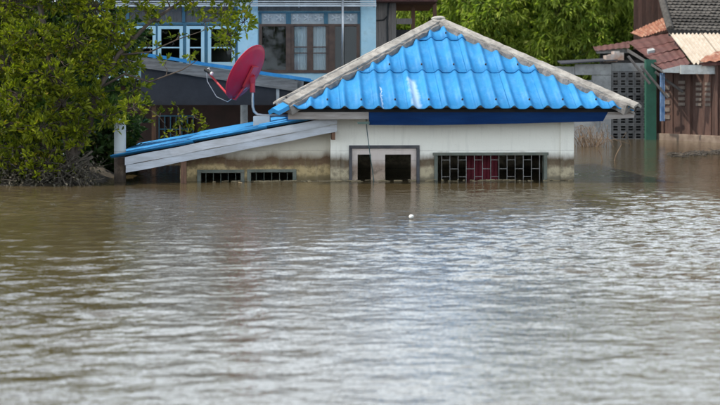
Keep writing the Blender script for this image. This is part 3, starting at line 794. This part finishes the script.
# plank wall, turned so that its right end comes nearer
p0 = Wp(655.5, 100, 37.6); p1 = Wp(760, 100, 34.2); wdir = (Vector((p1.x, p1.y, 0)) - Vector((p0.x, p0.y, 0))); wl = wdir.length; wdir.normalize(); wn_ = Vector((wdir.y, -wdir.x, 0))
ang = math.atan2(wdir.y, wdir.x)
wall_e = empty('wall', (p0.x, p0.y, 0), ang, wh)
npk = 16
for k in range(npk):
    a = wl*k/npk; b = wl*(k+1)/npk - .012
    MB().box(a, b, -.012*(k % 3), .05, .16, 2.0).build('plank', mt_plank, wall_e)
MB().box(0, wl, .05, .1, -1.7, 2.05).build('backing', mt_dark, wall_e)
MB().box(-.02, wl, -.10, .05, -.02, .17).build('sill_beam', mt_ledge, wall_e, bevel=.01)
MB().box(-.02, wl, -.05, .05, -1.7, -.02).build('footing', mt_ledge, wall_e)
for a, b, za, zb in ((.38, .62, .55, 1.5), (.95, 1.2, .9, 1.6), (1.62, 1.82, .9, 1.55), (1.95, 2.15, .9, 1.55)):
    sh = MB(); 
    for q in range(5):
        z = za + (zb-za)*q/5; sh.box(a, b, -.045, -.026, z, z + (zb-za)/9)
    sh.build('louvre', M('louvre_slat', (.2, .16, .13), (.13, .1, .08), 6, .7), wall_e)
for a in (.30, 1.32, 2.35): MB().box(a, a + .09, -.06, -.025, .17, 2.0).build('post', mt_plank, wall_e)
# green post, blue cloth
gx0 = Wp(645.5, 100, 37.4).x; gx1 = Wp(655.5, 100, 37.4).x
MB().box(gx0, gx1, .3, .55, -1.7, 2.1).build('green_post', mt_green, wh)
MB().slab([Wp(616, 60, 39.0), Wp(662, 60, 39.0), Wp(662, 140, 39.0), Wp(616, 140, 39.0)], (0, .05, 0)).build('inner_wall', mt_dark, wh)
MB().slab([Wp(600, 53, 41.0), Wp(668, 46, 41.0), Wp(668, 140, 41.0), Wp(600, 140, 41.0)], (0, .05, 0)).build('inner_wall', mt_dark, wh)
cl = [(Wp(659.5 + .45*i, 100, 36.6).x, -.42 + .03*math.sin(i*1.6)) for i in range(12)]
MB().add([(x, y, HC + (HY-121)/F*36.6) for x, y in cl] + [(x, y, HC + (HY-73)/F*36.6) for x, y in cl], [(i, i+1, i+13, i+12) for i in range(11)]).build('hanging_cloth', mt_bluecloth, wh, True)
# roofs
rust = empty('rusty_roof', (0, 0, 0), 0, wh)
tp0, tp1, bt0, bt1 = Wp(626, 44, 41.5), Wp(670, 35, 41.8), Wp(664, 71, 36.0), Wp(690, 64, 35.9)
for k in range(4):
    a0, a1_ = k/4, (k+1)/4 + (.06 if k < 3 else 0)
    up_ = Vector((0, 0, .02*(3-k) + .0))
    corr_sheet(tp0.lerp(bt0, a0) + up_, tp1.lerp(bt1, a0) + up_, tp0.lerp(bt0, a1_) + up_, tp1.lerp(bt1, a1_) + up_, 5, .02, .008, 4, .006, seed=k).build('roof_sheet', mt_rust, rust)
corr_sheet(Wp(593, 47.5, 41.2), Wp(629, 41.5, 42.0), Wp(595, 51, 40.0), Wp(630, 48, 40.2), 6, .02, .008, 3, .006, seed=8).build('roof_sheet', mt_rust, rust)
MB().slab([Wp(595, 50, 40.1), Wp(628, 48.6, 40.3), Wp(628, 53, 40.3), Wp(597, 53.6, 40.1)], (0, .04, 0)).build('fascia_board', mt_board2, rust)
MB().slab([Wp(627, 48.5, 40.2), Wp(664, 71.6, 35.9), Wp(664, 73.5, 35.9), Wp(627, 51.8, 40.2)], (0.03, .04, 0)).build('rake_board', mt_oldplank, rust)
MB().slab([Wp(647, 52.5, 39), Wp(653, 51.2, 39.1), Wp(655, 53, 38.8), Wp(648, 54.6, 38.7)], (0, 0, .09)).build('patch', mt_gutter, rust)
for a, b in (((641, 66), (668, 98)), ((655, 72), (683, 92)), ((628, 56), (650, 84))):
    MB().tube([Wp(*a, 36.7), Wp(*b, 36.5)], .035, 6).build('brace', mt_oldplank, rust)
up_r = empty('upper_sheet_roof', (0, 0, 0), 0, wh)
for k in range(3):
    t0, t1 = k/3, (k+1)/3 + (.03 if k < 2 else 0); A0, A1 = Wp(630, 33, 43.2), Wp(668, 16, 43.8); B0, B1 = Wp(641, 37.5, 41.6), Wp(674, 28, 41.8)
    corr_sheet(A0.lerp(A1, t0), A0.lerp(A1, t1), B0.lerp(B1, t0), B0.lerp(B1, t1), 4, .025, .008, 3, .004, seed=k).build('roof_sheet', mt_rust2, up_r)
MB().slab([Wp(641, 38, 41.7), Wp(676, 30, 41.9), Wp(676, 40, 41.9), Wp(643, 42, 41.7)], (0, .05, 0)).build('wall_board', mt_plank, up_r)
gb = empty('gable_wall', (0, 0, 0), 0, wh)
for k in range(10):
    a = 634 + k*4; MB().slab([Wp(a, -20, 44.5), Wp(a + 3.9, -20, 44.5), Wp(a + 3.9, 60, 44.5), Wp(a, 60, 44.5)], (0, .05, 0)).build('plank', mt_plank, gb)
# old tile roof: overlapping rows of small tiles
ot = empty('tile_roof', (0, 0, 0), 0, wh)
T0, T1, U0, U1 = Wp(652, -34, 43.5), Wp(800, -34, 43.5), Wp(670, 31, 39.4), Wp(812, 34, 39.4)
nrm = (T1 - T0).cross(U0 - T0).normalized()
if nrm.z < 0: nrm = -nrm
rows, colsn = 24, 30; rr = random.Random(5)
for j in range(rows):
    mb = MB()
    v0, v1 = j/rows, (j + 1.35)/rows
    for i in range(colsn):
        u0 = (i + (.5 if j % 2 else 0))/colsn; u1 = u0 + .93/colsn
        def pt(u, v): return (T0.lerp(T1, u)).lerp(U0.lerp(U1, u), v)
        lf = .045 + rr.uniform(-.012, .018); um = (u0+u1)/2
        q = [pt(u0, v0), pt(u1, v0), pt(u1, v1 - .012) + nrm*lf, pt(um, v1) + nrm*lf, pt(u0, v1 - .012) + nrm*lf]
        mb.slab(q, nrm*.02)
    tag(mb.build('tile_row', mt_oldtile, ot), kind='stuff')
MB().slab([T0 - nrm*.02, T1 - nrm*.02, U1 - nrm*.02, U0 - nrm*.02], -nrm*.05).build('roof_deck', mt_dark, ot)
MB().tube([T0 + nrm*.05, U0 + nrm*.06], .1, 8).build('verge', mt_oldtile, ot)
MB().slab([Wp(669, 30, 39.3), Wp(812, 33, 39.3), Wp(812, 37, 39.3), Wp(669, 36, 39.3)], (0, .08, 0)).build('eave_shadow_strip', mt_dark, ot)  # shade below the tile eave, put in as a dark strip
cr_ = empty('cream_roof', (0, 0, 0), 0, wh)
for k in range(4):
    A0, A1, B0, B1 = Wp(669, 34.5, 39.2), Wp(800, 34.5, 39.2), Wp(692, 64.5, 35.9), Wp(826, 64.5, 35.9)
    t0, t1 = k/4, (k+1)/4 + (.02 if k < 3 else 0)
    corr_sheet(A0.lerp(A1, t0), A0.lerp(A1, t1), B0.lerp(B1, t0), B0.lerp(B1, t1), 9, .05, .008, 3, .003, seed=k).build('roof_sheet', mt_cream, cr_)
corr_sheet(Wp(706, 57, 35.9), Wp(760, 34, 36.6), Wp(700, 62, 35.3), Wp(760, 60, 35.2), 6, .03, .008, 3, .005, seed=3).build('rusty_sheet', mt_rust2, cr_)
MB().slab([Wp(699, 62.5, 35.4), Wp(760, 60.5, 35.3), Wp(760, 63.5, 35.3), Wp(703, 66, 35.4)], (0, .05, 0)).build('sheet_edge', mt_rust, cr_)
g = MB(); g.slab([Wp(681, 65, 35.6), Wp(780, 64.6, 35.5), Wp(780, 74, 35.5), Wp(681, 74, 35.6)], (0, .14, 0)); g.build('gutter', mt_gutter, wh)
MB().slab([Wp(662, 70, 35.7), Wp(679, 65.8, 35.7), Wp(690, 65.5, 35.7), Wp(681, 73, 35.7), Wp(664, 72.5, 35.7)], (0, .05, 0)).build('gutter_end', mt_gutter, wh)

# ------------------------------------------------------------------ leaves, branches, trees
def leaf_mesh(name, cen, dirs, length, width, rng, droop=.25, var=None):
    """many leaves: each two quads folded along the midrib"""
    n = len(cen); d = dirs/np.linalg.norm(dirs, axis=1, keepdims=True)
    r = rng.normal(size=(n, 3)); r[:, 2] += .9
    sd_ = np.cross(d, r); sd_ /= np.linalg.norm(sd_, axis=1, keepdims=True) + 1e-9
    nm = np.cross(sd_, d); nm *= np.sign(nm[:, 2:3] + 1e-6)
    Ln = (length*rng.uniform(.5, 1.25, n))[:, None]; Wd = (width*rng.uniform(.75, 1.2, n))[:, None]
    dn_ = np.array([0, 0, -1.0])[None]
    b = cen; tip = cen + d*Ln + dn_*Ln*droop
    m1 = cen + d*Ln*.35 + dn_*Ln*droop*.12; m2 = cen + d*Ln*.72 + dn_*Ln*droop*.5
    up = nm*Wd*.22
    L1 = m1 + sd_*Wd*.5 + up; R1 = m1 - sd_*Wd*.5 + up; L2 = m2 + sd_*Wd*.42 + up; R2 = m2 - sd_*Wd*.42 + up
    co = np.stack([b, L1, L2, tip, R2, R1], 1).reshape(-1, 3)
    i0 = np.arange(n)[:, None]*6
    q = np.concatenate([i0 + np.array([[0, 1, 2, 3]]), i0 + np.array([[0, 3, 4, 5]])], 1).reshape(-1, 4)
    if var is None: var = rng.beta(2, 2.2, n)
    return np_mesh(name, co, q, False, np.repeat(var, 2))

def rosettes(points, axes, per, rng, spread=1.0, hang=0.0):
    n = len(points); ce = np.repeat(points, per, 0); ax = np.repeat(axes, per, 0)
    rd = rng.normal(size=(n*per, 3)); rd /= np.linalg.norm(rd, axis=1, keepdims=True)
    d = ax + rd*spread; d[:, 2] -= hang
    ce = ce + rd*.012
    return ce, d

def build_tree(name, label, base, trunk, clumps, leafm, rng, leaf_len, leaf_w, per, density, spread=1.0, hang=0.0, droop=.25, trunk_r=.09, cat='tree', parent=None, twig=.5, up=.7, group=None):
    """trunk: polyline points; clumps: (centre, radii(3), weight). All world coordinates"""
    root = empty(name, base); tag(root, label, cat, group); b0 = np.array(base)
    mb = MB(); nodes = []
    for pl, r0, r1 in trunk:
        k = len(pl); mb.tube([Vector(p) - Vector(base) for p in pl], [r0 + (r1-r0)*i/(k-1) for i in range(k)], 9)
        for i in range(k-1):
            for s in (0, .5): nodes.append((np.array(pl[i])*(1-s) + np.array(pl[i+1])*s, r0 + (r1-r0)*(i+s)/(k-1)))
        nodes.append((np.array(pl[-1]), r1))
    allp = []; alla = []; allv = []
    order = sorted(range(len(clumps)), key=lambda i: np.linalg.norm(np.array(clumps[i][0]) - np.array(trunk[0][0][-1])))
    for ci in order:
        c, rad, wgt = clumps[ci]; c = np.array(c); rad = np.array(rad)
        nb_ = min(nodes, key=lambda t: np.linalg.norm(t[0] - c) + .6*max(0, t[0][2] - c[2]))
        p, r = nb_; dist = np.linalg.norm(c - p)
        m1 = p + (c-p)*.35 + rng.normal(size=3)*.07*dist; m2 = p + (c-p)*.7 + rng.normal(size=3)*.06*dist + np.array([0, 0, .04*dist])
        r1 = max(.008, min(r*.7, .012 + .02*dist))
        mb.tube([Vector(q - b0) for q in (p, m1, m2, c)], [r1, r1*.8, r1*.6, max(.006, r1*.4)], 6, False)
        nodes += [(m1, r1*.8), (m2, r1*.6), (c, r1*.4)]
        n = max(3, int(density*wgt*rad[0]*rad[2]*(rad[1] ** .5)))
        d = rng.normal(size=(n, 3)); d /= np.linalg.norm(d, axis=1, keepdims=True)
        rr_ = rng.uniform(.15, 1, n)[:, None] ** .55
        pts = c + d*rad*rr_; ax = d*.8; ax[:, 2] += up
        allp.append(pts); alla.append(ax); allv.append(np.clip(rng.normal(.5, .12) + np.zeros(n), .2, .8))
        for q in range(int(n*twig)):
            a = c + (pts[q]-c)*.08; mdl = (a + pts[q])/2 + rng.normal(size=3)*.02
            mb.tube([Vector(a - b0), Vector(mdl - b0), Vector(pts[q] - b0)], [.006, .005, .003], 4, False)
    mb.build('trunk', mt_bark, root, True)
    pts = np.concatenate(allp) - b0; ax = np.concatenate(alla); cv = np.concatenate(allv)
    ce, d = rosettes(pts, ax, per, rng, spread, hang)
    var = np.clip(np.repeat(cv, per) + rng.normal(0, .2, len(ce)) + np.repeat(rng.normal(0, .10, len(pts)), per), 0, .94)
    var[rng.random(len(var)) < .02] = 1
    obj('crown', leaf_mesh('crown', ce, d, leaf_len, leaf_w, rng, droop, var), leafm, root)
    return root

def pv(px, py, d): return tuple(P(px, py, d))
rngL = np.random.default_rng(21)
TD = 20.4
# the river tree at the left edge
trunkL = [([pv(78, 190, TD), pv(74, 165, TD), pv(66, 130, TD + .1), pv(60, 90, TD + .15), pv(48, 50, TD + .2), pv(40, 5, TD + .2), pv(36, -25, TD + .2)], .095, .03),
          ([pv(70, 165, TD), pv(88, 130, TD + .1), pv(98, 90, TD + .2), pv(118, 55, TD + .3), pv(150, 22, TD + .4), pv(190, -4, TD + .5)], .06, .018),
          ([pv(72, 175, TD), pv(50, 150, TD - .2), pv(22, 120, TD - .3), pv(-10, 80, TD - .3)], .05, .02),
          ([pv(100, 88, TD + .2), pv(125, 74, TD + .2), pv(150, 82, TD + .1), pv(182, 70, TD), pv(198, 60, TD)], .022, .005),
          ([pv(118, 55, TD + .3), pv(150, 52, TD + .2), pv(176, 40, TD + .2), pv(205, 30, TD + .1)], .016, .004)]
cl = []
for px, py, dd, rx, rz in [(10, 5, .3, .50, .38), (55, -8, .2, .5, .35), (95, 8, .3, .42, .36), (30, 38, -.3, .45, .32), (75, 40, 0, .42, .32), (8, 62, -.2, .42, .34), (48, 75, -.4, .45, .30),
                           (95, 62, .2, .36, .30), (112, 35, .3, .35, .28), (20, 95, -.5, .45, .28), (62, 104, -.2, .42, .26), (95, 96, .1, .33, .24), (-12, 30, 0, .4, .4), (-15, 110, -.3, .35, .3),
                           (5, 125, -.4, .42, .24), (40, 128, -.5, .40, .22), (78, 128, -.2, .32, .20), (105, 116, -.1, .22, .18), (-5, 148, -.3, .35, .16), (28, 148, -.3, .25, .12), (133, 108, -.3, .20, .15), (118, 124, -.3, .14, .10),
                           (25, -22, .3, .4, .25), (70, -22, .3, .4, .2), (-25, -10, .2, .4, .3), (110, -14, .4, .4, .2), (128, 64, .4, .26, .26), (135, 88, .5, .22, .18), (-40, 70, 0, .4, .5)]:
    cl.append((pv(px, py, TD + dd), (rx, .42, rz), 1.0))
for px, py in ((6, 158), (32, 156), (56, 150), (78, 146), (20, 166), (48, 164), (-8, 170), (8, 176), (34, 172), (58, 168), (-20, 160)): cl.append((pv(px, py, TD - .45), (.22, .25, .10), .9))
for px, py, dd, rx, rz, wgt in [(140, 6, .4, .34, .24, .7), (168, -4, .4, .32, .2, .7), (160, 22, .5, .22, .14, .5), (195, 4, .5, .26, .16, .6), (222, 12, .5, .24, .22, 1.1), (238, -6, .5, .22, .22, .8), (228, 36, .5, .18, .2, 1.2),
                                (244, 22, .5, .15, .22, 1.1), (215, -14, .5, .3, .2, .7), (205, 22, .4, .16, .12, .4), (232, 52, .5, .12, .10, .6), (180, 36, .3, .18, .10, .25), (150, 46, .3, .18, .14, .35), (166, 62, .2, .14, .08, .25), (250, 4, .5, .1, .14, .8), (190, 55, .1, .12, .08, .25), (182, -18, .5, .3, .12, .8), (240, -16, .5, .2, .12, .8)]:
    cl.append((pv(px, py, TD + dd), (rx, .25, rz), wgt))
build_tree('river_tree', 'dense green tree at the left edge overhanging the flood water', pv(78, 183, TD), trunkL, cl, mt_leafL, rngL, .098, .033, 8, 1050, spread=1.0, droop=.12, up=.75)
# darker bush behind it
rngB = np.random.default_rng(4)
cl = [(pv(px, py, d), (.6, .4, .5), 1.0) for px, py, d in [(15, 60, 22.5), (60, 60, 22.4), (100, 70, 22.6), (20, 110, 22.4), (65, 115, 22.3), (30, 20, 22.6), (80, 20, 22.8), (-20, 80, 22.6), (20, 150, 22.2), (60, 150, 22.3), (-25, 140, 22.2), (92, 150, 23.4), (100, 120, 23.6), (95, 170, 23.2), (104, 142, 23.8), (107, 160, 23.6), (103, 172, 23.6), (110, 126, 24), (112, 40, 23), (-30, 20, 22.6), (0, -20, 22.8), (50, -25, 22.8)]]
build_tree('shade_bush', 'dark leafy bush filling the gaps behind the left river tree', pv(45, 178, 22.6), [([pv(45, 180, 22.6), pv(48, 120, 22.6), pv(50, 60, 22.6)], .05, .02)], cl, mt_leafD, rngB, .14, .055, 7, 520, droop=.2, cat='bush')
# shrub showing over the lean-to roof
rngS = np.random.default_rng(9)
SDp = 25.45
cl = [(pv(px, py, SDp), (rx, .2, rz), .8) for px, py, rx, rz in [(160, 118, .16, .2), (178, 112, .2, .2), (195, 118, .2, .22), (208, 124, .14, .14), (170, 132, .2, .16), (188, 134, .2, .14), (148, 110, .14, .12)]]
build_tree('porch_shrub', 'small olive green shrub growing behind the blue lean-to roof', pv(182, 175, SDp), [([pv(182, 176, SDp), pv(181, 150, SDp), pv(180, 125, SDp)], .03, .012)], cl, mt_leafL, rngS, .11, .036, 8, 420, droop=.15, cat='shrub')
# mango trees in the background
def mango(name, label, cpx, cpy, d, R, n, seed, leafm, dens, low=90):
    rg = np.random.default_rng(seed); c = np.array(pv(cpx, cpy, d)); cls = []
    for i in range(n):
        v = rg.normal(size=3); v /= np.linalg.norm(v); v[1] *= .8
        if v[1] > .3: v[1] *= -1
        p = c + v*np.array(R)*(rg.uniform(.45, 1) ** .5)
        if p[2] < 1.0: p[2] = 1.0 + rg.uniform(0, .5)
        s = rg.uniform(.55, .95); cls.append((tuple(p), (s, s*.7, s*.75), 1.0))
    b = pv(cpx, cpy, d); b = (b[0], b[1], -1.6)
    tr = [([b, (b[0] + .1, b[1], 1.0), (c[0], c[1], c[2] - R[2]*.3), (c[0] - .2, c[1], c[2] + R[2]*.4)], .26, .07)]
    build_tree(name, label, b, tr, cls, leafm, rg, .20, .058, 9, dens, spread=.95, hang=.55, droop=.4, up=.35, twig=.06)
mango('mango_tree', 'sunlit leafy mango tree behind the right slope of the blue roof', 560, 4, 48, (4.0, 2.2, 4.0), 135, 31, mt_leafM, 165)
mango('mango_tree', 'leafy tree behind the peak of the blue roof and timber shed', 468, 10, 51, (3.6, 2.0, 3.4), 105, 33, mt_leafM, 165)
mango('mango_tree', 'tall tree crown rising behind the tile roof of the wooden house', 712, -48, 53, (4.2, 2.0, 3.6), 80, 35, mt_leafM, 120)
# far wood closing the view
rgw = np.random.default_rng(77); n = 15000
cx = rgw.uniform(-40, 40, n); cy = 62 + rgw.uniform(0, 7, n) + np.abs(cx)*.1; top = 5.0 + 1.3*(cx > 0) + .8*np.sin(cx*.7) + .6*np.sin(cx*1.9 + 1)
cz = rgw.uniform(0, 1, n) ** .8 * top
ax = rgw.normal(size=(n, 3)); ax[:, 1] -= 1; ax[:, 2] += .6
ce, d = rosettes(np.stack([cx, cy, cz], 1), ax, 7, rgw, 1.2, .2)
fw = obj('far_wood', leaf_mesh('far_wood', ce, d, .75, .32, rgw, .3), mt_leafD); tag(fw, 'dark green wood behind all the houses', 'wood', kind='stuff')

# ------------------------------------------------------------------ bank and dead brush under the river tree
mbk = MB(); gx_, gy_ = 36, 16; rb = random.Random(3)
p0 = P(-40, 188, 19.8); p1 = P(96, 188, 19.8)
for j in range(gy_ + 1):
    for i in range(gx_ + 1):
        u, v = i/gx_, j/gy_
        x = p0.x - .8 + (p1.x - p0.x + .95)*u; y = 19.55 + 2.6*v
        h = -.08 + .42*math.sin(min(1, v*1.6)*math.pi/2)*(1 - u**3) + rb.gauss(0, .025)
        mbk.v.append((x, y, h))
for j in range(gy_):
    for i in range(gx_):
        a = j*(gx_+1) + i; mbk.f.append((a, a+1, a+gx_+2, a+gx_+1))
tag(mbk.build('mud_bank', mt_mud, None, True), 'low muddy bank under the river tree', kind='structure')
br = MB(); rb = random.Random(13)
for k in range(480):
    px = rb.uniform(-30, 98) ; py = rb.triangular(146, 189, 174); 
    if px > 70 and rb.random() < .5: continue
    c = P(px, py, 19.5 + rb.uniform(0, .8) + (188-py)*.012); l = rb.uniform(.06, .26)
    d = Vector((rb.gauss(0, 1), rb.gauss(0, .5), rb.gauss(-.1, .6))).normalized()
    m_ = c + d*l*.5 + Vector((rb.gauss(0, .02), 0, rb.gauss(0, .02))); e = c + d*l
    if min(c.z, e.z) < -.05: continue
    r = rb.uniform(.002, .006); br.tube([c, m_, e], [r, r*.9, r*.5], 4, False)
for k in range(26):                      # trailing roots
    a = P(rb.uniform(30, 100), rb.uniform(150, 165), TD - .2); b = P(rb.uniform(5, 112), 190, TD - .5 + rb.uniform(-.2, .2))
    br.tube([a, a.lerp(b, .5) + Vector((rb.gauss(0, .08), 0, .04)), b], [.018, .014, .010], 5, False)
o = br.build('dead_brush', mt_twig); tag(o, 'tangle of dead twigs and roots at the foot of the river tree', 'brush', kind='stuff')
rgl = np.random.default_rng(5); n = 3200
pxs = -30 + 135*rgl.beta(1, 1.7, n); pys = rgl.triangular(148, 178, 189, n); ds = 19.6 + rgl.uniform(0, .7, n) + (188-pys)*.01
pp = np.stack([(pxs-360)/F*ds, ds, HC + (HY-pys)/F*ds], 1); pp = pp[pp[:, 2] > .0]
dd = rgl.normal(size=(len(pp), 3))
me = leaf_mesh('leaf_litter', pp, dd, .055, .024, rgl, .1)
ll = obj('leaf_litter', me, leaf_mat('dead_leaf', (.035, .032, .02), (.14, .12, .085), .1, (.4, .36, .28))); tag(ll, 'withered leaves caught in the dead brush', 'leaves', kind='stuff')

# ------------------------------------------------------------------ reeds, floating bits
rd = MB(); rb = random.Random(8)
rcx = P(590, 140, 33.0)
for k in range(85):
    b = rcx + Vector((rb.gauss(0, .26), rb.gauss(0, .2), -.1)); b.z = -.2
    h = rb.uniform(.15, .55); ln = Vector((rb.gauss(0, .22), rb.gauss(0, .15), 0))
    t = b + Vector((0, 0, h + .2)) + ln; mid = b.lerp(t, .55) + Vector((rb.gauss(0, .03), 0, .05)); e = t + ln*.5 + Vector((0, 0, -rb.uniform(0, .15)))
    rd.tube([b, mid, t, e], [.008, .007, .005, .003], 4, False)
tag(rd.build('dry_reed_clump', mt_reed), 'clump of dry brown reeds in the water right of the house', 'reeds')
for pxa, pya, hh, lean_, lab in ((603.5, 161, .45, -.12, 'bent twig sticking out of the water, left one of two'), (613, 161, .5, .16, 'bent twig sticking out of the water, right one of two')):
    b = P(pxa, pya, 26.6); b.z = -.1
    MBt = MB().tube([b, b + Vector((lean_*.4, 0, .22)), b + Vector((lean_, 0, hh*.8)), b + Vector((lean_*.7, 0, hh))], [.012, .01, .008, .004], 5, False)
    tag(MBt.build('twig', mt_reed), lab, 'twig', 'twigs poking out of the flood')
bm = bmesh.new(); bmesh.ops.create_icosphere(bm, subdivisions=3, radius=.022)
for v_ in bm.verts: v_.co = Vector((v_.co.x*1.15, v_.co.y, v_.co.z*.95 + .025)) * (1 + .16*math.sin(v_.co.x*90) * math.cos(v_.co.z*70 + v_.co.y*50))
me = bpy.data.meshes.new('foam_lump'); bm.to_mesh(me); bm.free()
o = obj('foam_lump', me, mt_white, None, True); p = P(411, 219, 1935/(219-88)); o.location = (p.x, p.y, .0); tag(o, 'small white lump of foam floating in front of the doorway', 'foam')
fl = MB(); rb = random.Random(15)
for k in range(240):
    t = rb.random(); px = 668 + 60*t + rb.gauss(0, 2); py = 156 - 3.5*t + rb.gauss(0, 1.0); d = 1935/(py-88)
    c = P(px, py, d); c.z = rb.uniform(-.005, .03); a = rb.uniform(0, 3.14); l = rb.uniform(.04, .22)
    e = c + Vector((math.cos(a)*l, math.sin(a)*l, rb.uniform(-.01, .03))); fl.tube([c, e], [rb.uniform(.008, .02), .006], 5)
tag(fl.build('floating_debris', mt_twig), 'streak of floating straw and twigs before the wooden house', 'debris', kind='stuff')

sc = MB(); rb = random.Random(31)          # straw and scum caught along the house wall
for k in range(150):
    x = rb.uniform(-3.6, W) if rb.random() < .7 else rb.uniform(-3.2, -1.7); y = yf - .03 - abs(rb.gauss(0, .10)); a = rb.gauss(0, .6); l = rb.uniform(.02, .14)
    c = Vector((x, y, rb.uniform(.0, .014))); e = c + Vector((math.cos(a)*l, math.sin(a)*l*.5, rb.uniform(-.004, .006))); r0 = rb.uniform(.004, .009)
    M4 = Matrix.Translation((HX, HYY, 0)) @ Matrix.Rotation(TH, 4, 'Z'); sc.tube([M4 @ c, M4 @ e], [r0, r0*.7], 4)
tag(sc.build('waterline_scum', M('straw_scum', (.36, .29, .17), (.2, .15, .09), 6, .9)), 'straw and scum caught along the foot of the white house', 'debris', kind='stuff')
